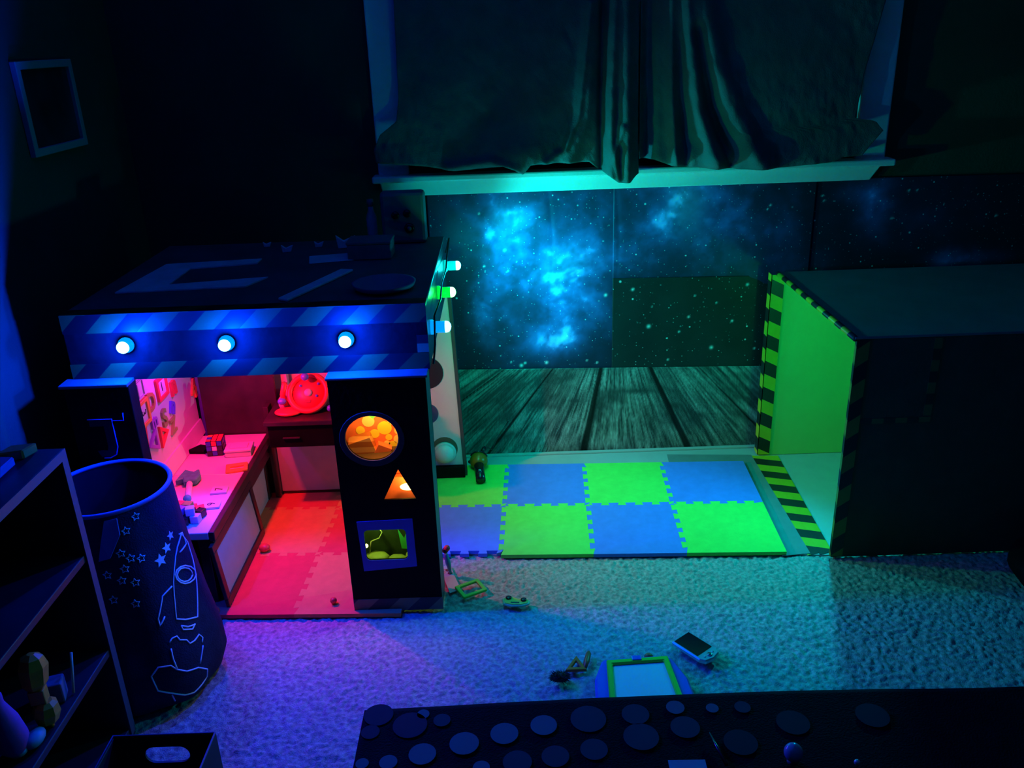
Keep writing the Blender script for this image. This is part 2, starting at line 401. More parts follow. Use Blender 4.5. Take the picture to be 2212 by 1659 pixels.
sheet('space_backdrop', -.29, .402, .362, 1.098, BW-.011, m_gal, lambda x, z: galaxy(x, z), .0045, 'blue nebula print on the wall left of the vertical seam', 'backdrop', 'printed space backdrop sheets', 5, -.012, (.16,))
sheet('space_backdrop', .398, 1.146, .70, 1.09, BW-.013, m_gal, lambda x, z: galaxy(x, z), .0045, 'dim blue nebula print sheet directly under the white window sill', 'backdrop', 'printed space backdrop sheets', 6, -.014, (.41,))
sheet('space_backdrop', 1.142, 2.4, .56, 1.08, BW-.010, m_gal, lambda x, z: galaxy(x, z), .006, 'nearly black space print sheet behind and above the big box', 'backdrop', 'printed space backdrop sheets', 8, -.010)
sheet('starfield_backdrop', .398, 1.06, .352, .735, BW-.016, m_gal2, lambda x, z: galaxy(x, z, True), .0045, 'dark starfield print sheet beside the striped box edge', 'backdrop', 'printed space backdrop sheets', 9, -.016)
LINES = [((-.031, .383), (-.215, .243)), ((.162, .383), (-.118, 0)), ((.354, .383), (.281, 0)), ((.553, .383), (.730, 0)), ((.745, .383), (1.11, 0))]
def planks(x, z):
    L = []
    for (xa, za), (xb, zb) in LINES: L.append(xa+(z-za)*(xb-xa)/(zb-za))
    L = np.stack([L[0]-.35*(1.6-z)]+L+[L[-1]+.3])
    k = (x[None] > L).sum(0)-1; k = np.clip(k, 0, len(L)-2)
    lo = np.take_along_axis(L, k[None], 0)[0]; hi = np.take_along_axis(L, (k+1)[None], 0)[0]
    s = (x-lo)/(hi-lo)
    st = fbm(s*9+k*7.7, z*2.2+k*3, 4, 4, 61, .7); bl = fbm(s+k*5.1, z*4, 3, 4, 83)
    fine = fbm(s*30+k*3.3, z*6, 3, 3, 91, .7)
    v = np.clip((st-.28)*1.7, 0, 1)*np.clip((bl-.2)*1.9, .1, 1.2)*(.55+.9*fine)
    kn = np.exp(-((x-.50)/.13)**2-((z-.285)/.013)**2)*.85+np.exp(-((x-.25)/.03)**2-((z-.245)/.008)**2)*.8+np.exp(-((x+.13)/.09)**2-((z-.17)/.03)**2)*.6
    v = v*np.clip(1-kn, 0, 1)
    wid = np.array([.004, .005, .011, .012, .004])
    d = np.ones_like(x)
    for i, (a, b) in enumerate(LINES):
        xl = L[i+1]; w = wid[i]*(.65+.9*(.383-z)/.383); d = d*np.clip((np.abs(x-xl)-w*.7)/(w*.6), .05, 1)
    c = (np.array([.030, .040, .042])+v[..., None]*np.array([.46, .50, .47]))*d[..., None]
    return np.clip(c, 0, 1)
m_plank = colattr('painted_planks', .55, fine=(160, 1, 45))
sheet('plank_backdrop', -.235, 1.09, .012, .386, BW-.019, m_plank, planks, .0035, 'grey painted wooden plank floor print with dark joints below the starfield', 'backdrop', None, 12, -.024)

# ------------------------------------------------------------------ floor board, tape and foam mats
fb = thing('floor_board', (.7, 2.75, 0), 'smooth white floor board under the foam mats and inside the box', 'board')
prism('board', [[(-.225, 2.465), (-.05, 2.44), (.86, 2.392), (1.0, 2.374), (1.9, 2.374), (1.9, BW-.022), (-.225, BW-.022)]], .006, m_whitecard, fb, T((0, 0, -.002)))
box('lip', (-.20, BW-.040, .004), (1.02, BW-.022, .012), m_whitecard, fb, bev=.002)
m_tapegrey = mat('grey_tape', (.20, .22, .22), .5, .08)
prism('grey_tape', [[(.615, 3.045), (.62, 3.128), (.955, 3.098), (.955, 2.385), (.86, 2.375), (.855, 3.01)]], .0015, m_tapegrey, fb, T((0, 0, .004)))
for i, xo in enumerate((.951, 1.003)):
    q_ = prism('hazard_tape', [[(xo+.004, 3.09-.004*i), (xo+.055, 3.086-.004*i), (xo+.045-.02*i, 2.388), (xo-.008-.012*i, 2.374)]], .0012+.0004*i, None, fb, T((0, 0, .0042)))
    ax_ = (3.3, 9.4, 0); ow_ = wmat(q_).translation
    q_.data.materials.append(stripes('hazard_tape_floor', ax_, ow_.x*ax_[0]+ow_.y*ax_[1], YEL, (.02, .022, .02)))

TS, TA, TX, TY = .3048, -.0421, -.0556, 2.4365
def lat(i, j):
    return Vector((TX+TS*(i*math.cos(TA)-j*math.sin(TA)), TY+TS*(i*math.sin(TA)+j*math.cos(TA))))
def teeth(A, B, n=5, h=.017):
    """interlocking dovetail edge from A to B, teeth swing to both sides"""
    d = B-A; L = d.length; d = d/L; nrm = Vector((-d.y, d.x)); P = []; w = L/n
    for k in range(n):
        s = k*w
        for ds, off in ((w*.25, -h*.45), (w*.19, h*.55), (w*.81, h*.55), (w*.75, -h*.45)): P.append(A+d*(s+ds)+nrm*off)
    return P
m_foam = {c: mat('foam_'+c, v, .75, .06, 30, .12, 300, spec=.2) for c, v in
          {'blue': (.10, .22, .80), 'green': (.16, .78, .10), 'red': (.78, .07, .07), 'orange': (.80, .27, .10)}.items()}
BOR = .018
def tile(i, j, colr, flags, label, dz=0):
    """flags: which sides have a straight border: l r b t, upper case = free teeth"""
    c = [lat(i, j), lat(i+1, j), lat(i+1, j+1), lat(i, j+1)]
    ex = (lat(1, 0)-lat(0, 0)).normalized(); ey = Vector((-ex.y, ex.x))
    off = {'b': -ey, 'r': ex, 't': ey, 'l': -ex}
    cor = list(c)
    for s, (a, b) in (('b', (0, 1)), ('r', (1, 2)), ('t', (2, 3)), ('l', (3, 0))):
        if s in flags:
            cor[a] = cor[a]+off[s]*BOR; cor[b] = cor[b]+off[s]*BOR
    P = []
    sides = (('b', 0, 1, 1), ('r', 1, 2, 1), ('t', 2, 3, -1), ('l', 3, 0, -1))
    for s, a, b, dr in sides:
        P.append(cor[a])
        if s not in flags:
            P += teeth(c[a], c[b]) if dr > 0 else list(reversed(teeth(c[b], c[a])))
    o = prism('foam_tile', [[(p.x, p.y) for p in P]], .013, m_foam[colr], None, T((0, 0, .0045+dz)))
    return tag(o, label, 'foam mat', 'interlocking foam floor tiles')
tile(0, 1, 'blue', 't', 'blue foam tile by the wall between the flashlight tile and a green tile')
tile(1, 1, 'green', 't', 'bright green foam tile in the middle of the row by the wall')
tile(2, 1, 'blue', 'tr', 'blue foam tile in the corner nearest the striped floor tape')
tile(0, 0, 'green', 'b', 'green foam tile at the front, left of the front blue tile', .0005)
tile(1, 0, 'blue', 'b', 'blue foam tile at the front between two green tiles')
tile(2, 0, 'green', 'br', 'green foam tile at the front right corner of the mat', .0005)
tile(-1, 1, 'green', 't', 'olive looking green foam tile under the orange flashlight', .0004)
tile(-1, 0, 'blue', '', 'purple tinged blue foam tile with open jigsaw edge beside the post')
tile(-2, 1, 'orange', 't', 'red lit foam tile before the back shelf, right of the puzzle seam', .0003)
tile(-3, 1, 'red', 't', 'dark red foam tile in the back corner beside the low desk')
tile(-2, 0, 'red', '', 'red foam tile beside the black post, behind the front orange tile')
tile(-3, 0, 'orange', 'l', 'pale red foam tile beside the leaning framed board', .0004)
tile(-3, -1, 'red', 'bl', 'bright red foam tile at the booth entrance', 0)
tile(-2, -1, 'orange', 'br', 'orange foam tile at the booth entrance against the black post', .0004)

# ------------------------------------------------------------------ the play booth
bo = thing('play_booth', (-.7, 2.6, 0), 'black cardboard spaceship booth with hazard tape header and shaped portholes', 'play booth')
HX0, HX1, HY0, HZ0, HZ1, BY = -1.195, -.222, 2.195, .768, .948, 3.02
FY = 2.15
# header box: front, sides, roof, underside
box('header_front', (HX0, HY0, HZ0), (HX1, HY0+.006, HZ1), m_black, bo)
box('header_side', (HX0, HY0+.006, HZ0), (HX0+.006, BY, HZ1), m_black, bo)
box('header_side', (HX1-.006, HY0+.006, HZ0), (HX1, BY, HZ1), m_blackgloss, bo)
box('roof', (HX0, HY0, HZ1), (HX1, BY, HZ1+.006), m_roof, bo)
box('inner_ceiling', (HX0+.01, HY0+.006, HZ0), (HX1-.01, BY-.02, HZ0+.006), m_whitecard, bo)
# pillars with their lighter top ledge
box('left_pillar', (HX0-.01, FY, .012), (-1.03, FY+.05, .768), m_black, bo)
box('ledge', (HX0-.02, FY-.006, .764), (-1.03, FY+.05, .774), m_ledge, bo)
# hollow post: front plate with three portholes
X0, X1, PB = -.497, -.232, FY+.105
Mfront = basis((0, FY+.006, 0), (1, 0, 0), (0, 0, 1), (0, -1, 0))
hole_c = circ(.073, 28, -.392, .587, .068)
hole_t = [(-.328, .487), (-.284, .392), (-.376, .391)]
hole_s = rrect(.121, .102, .012, 4, -.383, .243)
prism('post_front', [[(X0, .012), (X1, .012), (X1, .765), (X0, .765)], hole_c, hole_t, hole_s], .006, m_black, bo, Mfront)
box('post_side', (X0, FY+.006, .012), (X0+.006, PB, .765), m_black, bo)
m_side = mat('post_side_card', (.05, .055, .06), .5, .1)
box('post_side', (X1-.006, FY+.006, .012), (X1, PB, .765), m_side, bo)
box('post_back', (X0, PB, .012), (X1, PB+.006, .765), m_black, bo)
box('ledge', (X0-.004, FY-.006, .762), (X1+.006, FY+.06, .770), m_ledge, bo)
m_liner = mat('orange_liner', (.95, .24, .12), .6, .15, 30); m_liner2 = mat('dark_liner', (.05, .07, .03), .6, .3, 30)
box('divider', (X0+.006, FY+.006, .335), (X1-.006, PB, .341), m_brown, bo)
box('divider', (X0+.006, FY+.006, .505), (X1-.06, PB, .511), m_brown, bo)
box('upper_liner', (X0+.006, PB-.004, .341), (X1-.006, PB, .76), m_liner, bo, bev=0)
box('lower_liner', (X0+.006, PB-.004, .02), (X1-.006, PB, .335), m_liner2, bo, bev=0)
m_ring = mat('porthole_ring', (.05, .04, .035), .7, .2)
prism('porthole_ring', [circ(.090, 32, -.392, .584, .084), circ(.073, 28, -.392, .587, .068)], .004, m_ring, bo, basis((0, FY, 0), (1, 0, 0), (0, 0, 1), (0, -1, 0)), bev=.001)
m_bluetape = mat('blue_masking_tape', (.05, .09, .55), .6, .06)
prism('porthole_tape', [[(-.461, .323), (-.300, .327), (-.298, .166), (-.455, .155)], hole_s], .0015, m_bluetape, bo, basis((0, FY, 0), (1, 0, 0), (0, 0, 1), (0, -1, 0)))
# paper and scraps behind the portholes
m_dot = mat('yellow_dot', (.95, .85, .08), .6); m_ydot = mat('pale_yellow_dot', (.95, .9, .4), .6)
for (dx, dz, rad, m) in ((-.355, .615, .021, m_dot), (-.345, .585, .010, m_dot), (-.330, .640, .016, m_ydot), (-.315, .605, .013, m_ydot), (-.318, .578, .014, m_ydot), (-.335, .56, .013, m_dot), (-.40, .638, .018, m_ydot), (-.425, .610, .013, m_dot), (-.385, .598, .014, m_dot), (-.352, .566, .009, m_ydot)):
    lathe('paper_dot', [(rad, 0), (rad, .001)], 16, m, bo, basis((dx-.016, PB-.004, dz-.045), (1, 0, 0), (0, 0, 1), (0, -1, 0)), False)
m_strip = stripes('striped_scrap', (0, 12, 30), 0, (.55, .20, .07), (.85, .50, .22))
box('scrap_box', (-.035, -.02, -.028), (.03, .02, .028), m_strip, bo, T((-.432, FY+.075, .530), .1, .1, -.28), bev=.001)
box('scrap_box', (-.02, -.012, -.016), (.022, .012, .016), m_liner, bo, T((-.378, FY+.075, .515), .2, .1, .5), bev=.001)
m_scrapg = mat('green_scrap', (.10, .75, .15), .6)
prism('paper_scrap', [[(-.42, .65), (-.375, .65), (-.395, .632)]], .001, m_scrapg, bo, basis((.006, FY+.03, 0), (1, 0, 0), (0, 0, 1), (0, -1, 0)))
box('scrap_box', (-.065, .06, .345), (.05, .085, .43), m_liner, bo, T((-.33, FY, .0)), bev=.002)
prism('paper_scrap', [[(-.345, .295), (-.328, .262), (-.318, .285), (-.30, .292), (-.308, .222), (-.338, .226)]], .001, m_scrapg, bo, basis((-.012, FY+.075, -.045), (1, 0, 0), (0, 0, 1), (0, -1, 0)))
m_scrapy = mat('yellow_scrap', (.75, .70, .22), .55, .2)
ball('crumpled_scrap', (-.425, FY+.065, .160), .035, m_scrapy, bo, 1.1, .7, .45, 7)
ball('crumpled_scrap', (-.365, FY+.065, .150), .030, m_scrapy, bo, 1.1, .7, .45, 6)
ball('crumpled_scrap', (-.315, FY+.07, .158), .03, m_scrapy, bo, .9, .6, .5, 7)
tube('wire', [(-.445, FY+.06, .18), (-.435, FY+.05, .225), (-.41, FY+.05, .235), (-.40, FY+.05, .255), (-.412, FY+.05, .275)], .0018, m_scrapy, bo)
prism('paper_scrap', [[(-.46, .27), (-.40, .275), (-.405, .305), (-.46, .305)]], .001, mat('maroon_scrap', (.4, .08, .1), .6), bo, basis((0, FY+.07, 0), (1, 0, 0), (0, 0, 1), (0, -1, 0)))
# bulbs in the post
m_ob = mat('orange_bulb_glass', (1, .62, .12), .4, emit=9); m_yb = mat('yellow_bulb_glass', (.9, 1, .25), .4, emit=6)
ball('bulb', (-.308, FY+.035, .412), .013, m_ob, bo, 1.9, .8, .8)
point_light('orange_bulb_light', (-.31, FY+.020, .455), (1, .42, .05), .5, .006, bo)
point_light('orange_bulb_light', (-.37, FY+.02, .675), (1, .42, .06), 1.6, .012, bo)
ball('bulb', (-.447, FY+.03, .222), .006, m_yb, bo)
point_light('yellow_bulb_light', (-.41, FY+.018, .312), (.5, 1, .10), .35, .005, bo)
# hazard tape on the booth
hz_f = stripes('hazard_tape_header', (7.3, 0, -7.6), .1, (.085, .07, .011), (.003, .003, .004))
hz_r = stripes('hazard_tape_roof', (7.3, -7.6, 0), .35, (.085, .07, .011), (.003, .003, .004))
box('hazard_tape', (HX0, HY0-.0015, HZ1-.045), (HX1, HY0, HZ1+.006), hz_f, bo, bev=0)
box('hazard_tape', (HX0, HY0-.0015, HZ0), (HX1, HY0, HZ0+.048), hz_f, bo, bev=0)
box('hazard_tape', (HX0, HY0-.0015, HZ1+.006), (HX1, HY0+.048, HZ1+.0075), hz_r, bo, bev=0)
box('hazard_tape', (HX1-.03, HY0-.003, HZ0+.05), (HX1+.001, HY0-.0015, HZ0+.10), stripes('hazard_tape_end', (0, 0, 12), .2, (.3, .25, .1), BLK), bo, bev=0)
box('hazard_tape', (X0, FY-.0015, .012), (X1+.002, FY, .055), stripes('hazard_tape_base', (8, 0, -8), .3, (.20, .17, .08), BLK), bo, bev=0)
# letter shaped cut-out on the left pillar
m_jred = mat('dark_red_paint', (.10, .015, .02), .6); m_jblue = mat('blue_edge_paint', (.08, .12, .5), .5)
J = [(-1.156, .672), (-1.092, .672), (-1.092, .59), (-1.10, .566), (-1.118, .557), (-1.142, .560), (-1.150, .578), (-1.132, .58), (-1.122, .578), (-1.118, .59), (-1.118, .652), (-1.156, .652)]
prism('letter_cutout', [J], .003, m_jred, bo, basis((0, FY, 0), (1, 0, 0), (0, 0, 1), (0, -1, 0)))
tube('letter_edge', [(x, FY-.004, z) for x, z in ((-1.158, .673), (-1.092, .673), (-1.092, .59), (-1.10, .566), (-1.118, .556), (-1.135, .556))], .0018, m_jblue, bo, n=6)
tube('letter_edge', [(x, FY-.004, z) for x, z in ((-1.090, .668), (-1.06, .668), (-1.058, .69))], .0018, m_jblue, bo, n=6)
# walls inside the booth
m_pinkwall = mat('booth_back_card', (.52, .50, .52), .7, .05)
box('back_wall', (HX0+.006, 2.985, .01), (-.50, 2.99, HZ0), m_pinkwall, bo)
box('back_panel', (-1.135, 2.90, .0), (-.862, 2.915, HZ0), m_dkwood, bo)
box('back_batten', (-.848, 2.945, .40), (-.826, 2.975, HZ0), m_pinkwall, bo)
box('left_wall', (-1.19, FY+.05, .012), (-1.178, 2.985, HZ0), m_black, bo)
wb = box('whiteboard', (-1.178, FY+.052, .30), (-1.162, 2.92, .766), m_white, bo)
prism('whiteboard_ledge', [[(-1.178, .272), (-1.148, .272), (-1.156, .328), (-1.178, .328)]], 2.92-FY-.052, m_white, bo, basis((0, 2.92, 0), (1, 0, 0), (0, 0, 1), (0, -1, 0)))
# right back panel: white board with dots and black foot
m_spotblk = mat('black_spot', (.012, .012, .02), .6); m_spotblu = mat('navy_spot', (.03, .06, .16), .6); m_spotol = mat('olive_spot', (.10, .09, .05), .6)
dbx = thing('dotted_divider', (-.3, 3.0, 0), 'white upright panel with big dark spots behind the black post', 'panel')
DY = 2.985
prism('board', [[(-.49, .065), (-.200, .065), (-.222, .765), (-.49, .765)]], .012, m_white, dbx, basis((0, DY+.012, 0), (1, 0, 0), (0, 0, 1), (0, -1, 0)), bev=.001)
prism('edge_strip', [[(-.199, .0), (-.186, .0), (-.209, .765), (-.221, .765)]], .03, m_side, dbx, basis((0, DY+.028, 0), (1, 0, 0), (0, 0, 1), (0, -1, 0)))
box('foot', (-.46, DY-.02, .018), (-.194, DY+.012, .065), m_black, dbx)
for c, r_, m in (((-.318, .452), .064, m_spotblk), ((-.325, .286), .042, m_spotblu), ((-.268, .136), .050, m_spotol)):
    lathe('spot', [(r_, 0), (r_, .0015)], 32, m, dbx, basis((c[0], DY, c[1]), (1, 0, 0), (0, 0, 1), (0, -1, 0)), False)
pl = thing('push_light', (-.268, DY-.002, .122), 'round white unlit push light stuck low on the dotted panel', 'light')
MP = basis((-.268, DY-.0015, .122), (1, 0, 0), (0, 0, 1), (0, -1, 0))
lathe('rim', [(.044, 0), (.044, .008), (.040, .012), (.036, .012)], 32, m_white, pl, MP)
lathe('cap', dome(.037, .028, 8, .010), 32, mat('push_light_cap', (.7, .68, .68), .3), pl, MP)

# ------------------------------------------------------------------ bulbs on the header
def bulb_lamp(loc, axis, glow, lightcol, power, label, group, body, spot=False, aim=(1, 0, -.5)):
    t = thing('bulb_lamp', loc, label, 'lamp', group)
    ez = Vector(axis); ex = Vector((0, 0, 1)).cross(ez).normalized(); ey = ez.cross(ex)
    M_ = basis(loc, ex, ey, ez)
    lathe('socket', [(.021, 0), (.021, .006), (.017, .011)], 20, body, t, M_)
    k = 1.0 if spot else .55
    lathe('body', [(.014, .010), (.0165, .016), (.0165, .040*k)], 20, body, t, M_)
    lathe('lens', [(.0165, .040*k)]+dome(.0165, .013, 6, .044*k), 20, glow, t, M_)
    p = Vector(loc)+ez*(.044*k+.024)
    if not spot:
        point_light('bulb_light', p, lightcol, power, .010, t); return
    point_light('bulb_light', p, lightcol, power*.05, .010, t)
    spot_light('bulb_beam', p, lightcol, power, .012, aim, 165, .9, t)
def glowmat(name, c, e): return mat(name, c, .3, emit=e)
g_b = glowmat('blue_bulb_lens', (.30, .75, 1.0), 5); b_b = glowmat('blue_bulb_body', (.0, .22, 1.0), 1.6)
for i, (x, z, lab) in enumerate(((-1.032, .868, 'glowing blue bulb on the header nearest the left end'), (-.762, .864, 'glowing blue bulb in the middle of the header front'), (-.441, .862, 'glowing blue bulb on the header above the black post'))):
    bulb_lamp((x, HY0, z), (0, -1, 0), g_b, (.0, .03, 1), P_FRONT, lab, 'blue bulbs on the header front', b_b)
for (y, z, key, gc, bc, lc, lab) in ((2.30, .853, 'blue', (.35, .80, 1), (.0, .35, 1), (.0, .38, 1), 'pale blue bulb on the booth side nearest the front'),
                                    (2.60, .868, 'green', (.45, 1, .45), (.0, .9, .05), (.0, 1, .10), 'green bulb between two bluish bulbs on the booth side'),
                                    (2.96, .862, 'cyan', (.45, 1, 1), (.0, .75, .75), (.0, .72, .80), 'cyan bulb on the booth side nearest the wall')):
    bulb_lamp((HX1, y, z), (1, 0, 0), glowmat(key+'_side_lens', gc, 2.6), lc, P_SIDE[key], lab, 'coloured bulbs on the booth side', glowmat(key+'_side_body', bc, 1.0), True, (1, 0, -.2) if key == 'cyan' else (1, .45, -.6))
cab = tube('cable', [(HX1+.004, 3.0, .90), (HX1+.02, 2.98, .955), (HX1+.012, 2.93, .90), (HX1+.02, 2.75, .905), (HX1+.014, 2.6, .895), (HX1+.02, 2.45, .89), (HX1+.012, 2.3, .885), (HX1+.016, 2.22, .83), (HX1+.010, 2.20, .78)], .003, m_blackgloss)
tag(cab, 'thin black cable looping along the booth side past the bulbs', 'cable')

# red bulb inside, under the inner ceiling
rl = thing('red_lamp', (-.92, 2.54, HZ0), 'red lamp under the booth ceiling above the low desk', 'lamp')
lathe('base', [(.03, 0), (.03, -.012), (.022, -.016)], 20, m_white, rl, T((-.92, 2.54, HZ0)))
lathe('bulb', [(.018, -.016), (.022, -.028), (.016, -.042), (1e-5, -.048)], 20, glowmat('red_bulb_glass', (1, .10, .2), 5), rl, T((-.92, 2.54, HZ0)))
spot_light('red_bulb_beam', (-.92, 2.54, HZ0-.06), (1, .012, .045), P_BOOTH, .015, (.30, .28, -1), 128, .6, rl)
point_light('violet_fill_light', (-1.04, 2.62, HZ0-.105), (.80, .0, 1), 1.9, .015, rl)  # added violet fill with no bulb of its own, tints the letter board

# ------------------------------------------------------------------ furniture inside the booth
dk = thing('low_desk', (-1.03, 2.55, 0), 'low white topped desk with dark edge under the letter board', 'desk')
box('top', (-1.176, FY+.055, .245), (-.915, 2.895, .270), m_woodtop, dk, bev=.003)
box('edge', (-.915, FY+.055, .240), (-.897, 2.895, .271), m_dkwood, dk, bev=.003)
box('front_rail', (-.925, FY+.06, .19), (-.905, 2.89, .24), m_dkwood, dk)
m_apron = mat('desk_apron_board', (.42, .38, .40), .6, .05)
box('side_panel', (-.945, 2.56, .016), (-.93, 2.86, .19), m_apron, dk)
for (lx, ly) in ((-.94, FY+.08), (-.94, 2.86), (-1.16, FY+.08), (-1.16, 2.86)):
    box('leg', (lx-.015, ly-.015, .018), (lx+.015, ly+.015, .245), m_dkwood, dk)
tube('top_seam', [(-1.17, 2.58, .2702), (-.93, 2.575, .2702)], .0012, mat('seam_line', (.85, .8, .78), .5), dk, n=4)
fb2 = thing('framed_board', (-.89, 2.39, .018), 'framed pale board leaning against the front of the low desk', 'board')
Mb = basis((-.893, 2.185, .018), (0, 1, 0), (-.10, 0, .995), (.995, 0, .10))
prism('board', [[(.02, .02), (.40, .02), (.40, .195), (.02, .195)]], .006, m_apron, fb2, Mb)
for nm, a, b in (('frame_rail', (0, 0, 0), (.42, .026, .012)), ('frame_rail', (0, .190, 0), (.42, .215, .012)), ('frame_stile', (0, .026, 0), (.026, .190, .012)), ('frame_stile', (.396, .026, 0), (.42, .190, .012))):
    box(nm, a, b, m_dkwood, fb2, Mb)
cb = thing('back_shelf', (-.66, 2.84, 0), 'dark shelf unit with pale lower panel at the back of the booth', 'shelf')
box('top', (-.86, 2.695, .385), (-.50, 2.98, .402), m_dkwood, cb, bev=.003)
dr_ = box('drawer', (-.85, 2.705, .300), (-.51, 2.96, .385), m_black, cb, bev=.003)
box('drawer_handle', (-.80, 2.697, .335), (-.74, 2.705, .341), m_dkwood, dr_)
box('lower_panel', (-.885, 2.885, .030), (-.50, 2.897, .225), m_apron, cb)
box('side', (-.905, 2.86, .018), (-.885, 2.97, .39), m_dkwood, cb)
box('plinth', (-.885, 2.888, .018), (-.50, 2.90, .030), m_dkwood, cb)

# toy steering wheel
m_red = mat('red_toy_plastic', (.80, .06, .05), .4); m_pink = mat('pink_cloth', (.7, .25, .3), .8, .2, 40, .3, 200)
m_bluek = mat('blue_toy_knob', (.12, .14, .75), .35); m_greyk = mat('grey_toy_button', (.5, .45, .5), .5)
sw = thing('toy_steering_wheel', (-.70, 2.83, .402), 'red toy steering wheel dashboard with blue knobs on the back shelf', 'toy')
box('dashboard', (-.83, 2.80, .403), (-.52, 2.95, .445), m_pink, sw, bev=.012)
ez = Vector((0, -.80, .60)); ex = Vector((1, 0, 0)); ey = ez.cross(ex)
MS = basis((-.715, 2.80, .462), ex, ey, ez)
wd_ = lathe('wheel_disc', [(.060, -.004), (.060, .004), (.02, .010), (1e-5, .011)], 36, m_red, sw, MS)
tube('wheel_rim', [(.066*math.cos(a), .066*math.sin(a), .006) for a in np.linspace(0, 2*PI, 36, endpoint=False)], .010, m_red, sw, MS, closed=True, n=10)
lathe('hub_button', [(.014, .008), (.014, .014), (.008, .017), (1e-5, .018)], 16, m_greyk, wd_, MS)
prism('slot', [[(-.008, -.036), (.008, -.036), (.011, -.026), (-.011, -.026)]], .0015, mat('dark_red_slot', (.3, .02, .03), .6), wd_, MS @ T((0, 0, .0085)))
for a, b in ((-.028, .026), (.03, -.012), (.035, .032)): lathe('button', [(.005, .006), (.005, .011), (1e-5, .013)], 10, m_bluek, wd_, MS @ T((a, b, 0)))
ball('knob', (-.722, 2.80, .525), .014, m_bluek, sw); ball('knob', (-.806, 2.775, .445), .013, m_bluek, sw, 1.2, 1, .9)
ball('knob', (-.64, 2.77, .415), .012, m_bluek, sw); ball('knob', (-.642, 2.80, .515), .010, m_bluek, sw)
ball('shift_pad', (-.785, 2.765, .410), .045, m_red, sw, 1.1, .8, .26)
tube('lever', [(-.80, 2.80, .42), (-.808, 2.80, .46), (-.795, 2.80, .505)], .010, m_red, sw)

# magnets on the letter board
WBX = -1.162
def MW(y, z, rot=0):
    c, s = math.cos(rot), math.sin(rot)
    return basis((WBX, y, z), (0, c, s), (0, -s, c), (1, 0, 0))
mc = {'red': (.85, .06, .06), 'green': (.25, .45, .10), 'blue': (.10, .10, .75), 'orange': (.9, .35, .05), 'purple': (.4, .1, .55), 'olive': (.45, .32, .06), 'lilac': (.55, .45, .6)}
mm = {k: mat('magnet_'+k, v, .45) for k, v in mc.items()}
GL = 'fridge magnets on the letter board'
def letter(s, y, z, size, colr, lab, rot=0):
    o = text('letter_magnet', s, size, .008, mm[colr], None, MW(y, z, rot), .0022); return tag(o, lab, 'magnet', GL)
letter('n', 2.735, .535, .105, 'red', 'red letter n magnet right of the red framed number 1')
letter('D', 2.545, .552, .085, 'olive', 'grey brown letter D magnet above the orange framed tile', -.1)
letter('n', 2.70, .475, .085, 'blue', 'slanted blue letter n magnet below the red letter n', -.5)
letter('m', 2.54, .490, .060, 'purple', 'small purple letter m magnet beside the orange framed tile')
letter('S', 2.62, .463, .085, 'green', 'olive letter S magnet in the middle of the letter board')
letter('Z', 2.675, .410, .070, 'green', 'olive letter Z magnet nearest the board ledge')
letter('J', 2.462, .468, .09, 'red', 'red hook shaped letter magnet left of the triangles', -.15)
letter('b', 2.40, .528, .06, 'blue', 'blue magnet at the left edge of the letter board', .8)
letter('4', 2.905, .448, .10, 'orange', 'red orange magnet alone at the far end of the letter board', .1)
letter('A', 2.375, .440, .07, 'orange', 'orange magnet low at the left edge of the letter board')
letter('i', 2.43, .425, .07, 'lilac', 'small grey magnet low on the letter board near the hamper')
def frame_tile(y, z, w, h, colr, num, rot, lab):
    t = thing('framed_number_tile', (WBX, y, z), lab, 'magnet', GL)
    prism('frame', [rrect(w, h, .004), rrect(w-.026, h-.026, .002)], .010, mm[colr], t, MW(y, z, 0), bev=.001)
    cd2 = prism('card', [rrect(w-.026, h-.026, .002)], .005, m_white, t, MW(y, z, 0))
    text('number', num, .045, .001, m_spotblk, cd2, MW(y, z, rot) @ T((0, 0, .005)))
frame_tile(2.645, .566, .085, .078, 'red', '1', 0, 'red framed tile with the number 1 on the letter board')
frame_tile(2.480, .545, .078, .085, 'orange', '3', -PI/2, 'orange framed tile with a sideways number 3')
def tri_tile(y, z, s, colr, rot, lab):
    out = [(s*math.cos(PI/2+k*2*PI/3), s*math.sin(PI/2+k*2*PI/3)) for k in range(3)]; inn = [(a*.5, b*.5) for a, b in out]
    o = prism('triangle_magnet', [out, inn], .009, mm[colr], None, MW(y, z, rot), bev=.001); return tag(o, lab, 'magnet', GL)
tri_tile(2.515, .430, .045, 'purple', -.5, 'dark red and purple triangle frame magnet overlapped by its neighbour')
tri_tile(2.585, .420, .045, 'red', .5, 'bright red triangle frame magnet on the letter board')
gt = thing('grid_magnet', (WBX, 2.46, .66), 'pale magnetic grid of squares in the upper corner of the letter board', 'magnet', GL)
for i in range(3):
    for j in range(2):
        a = 2.415+i*.042; b = .62+j*.055
        prism('frame', [rrect(.042, .053, .002, 4, a, b), rrect(.038, .048, .002, 4, a, b)], .004, mm['lilac'], gt, basis((WBX, 0, 0), (0, 1, 0), (0, 0, 1), (1, 0, 0)))

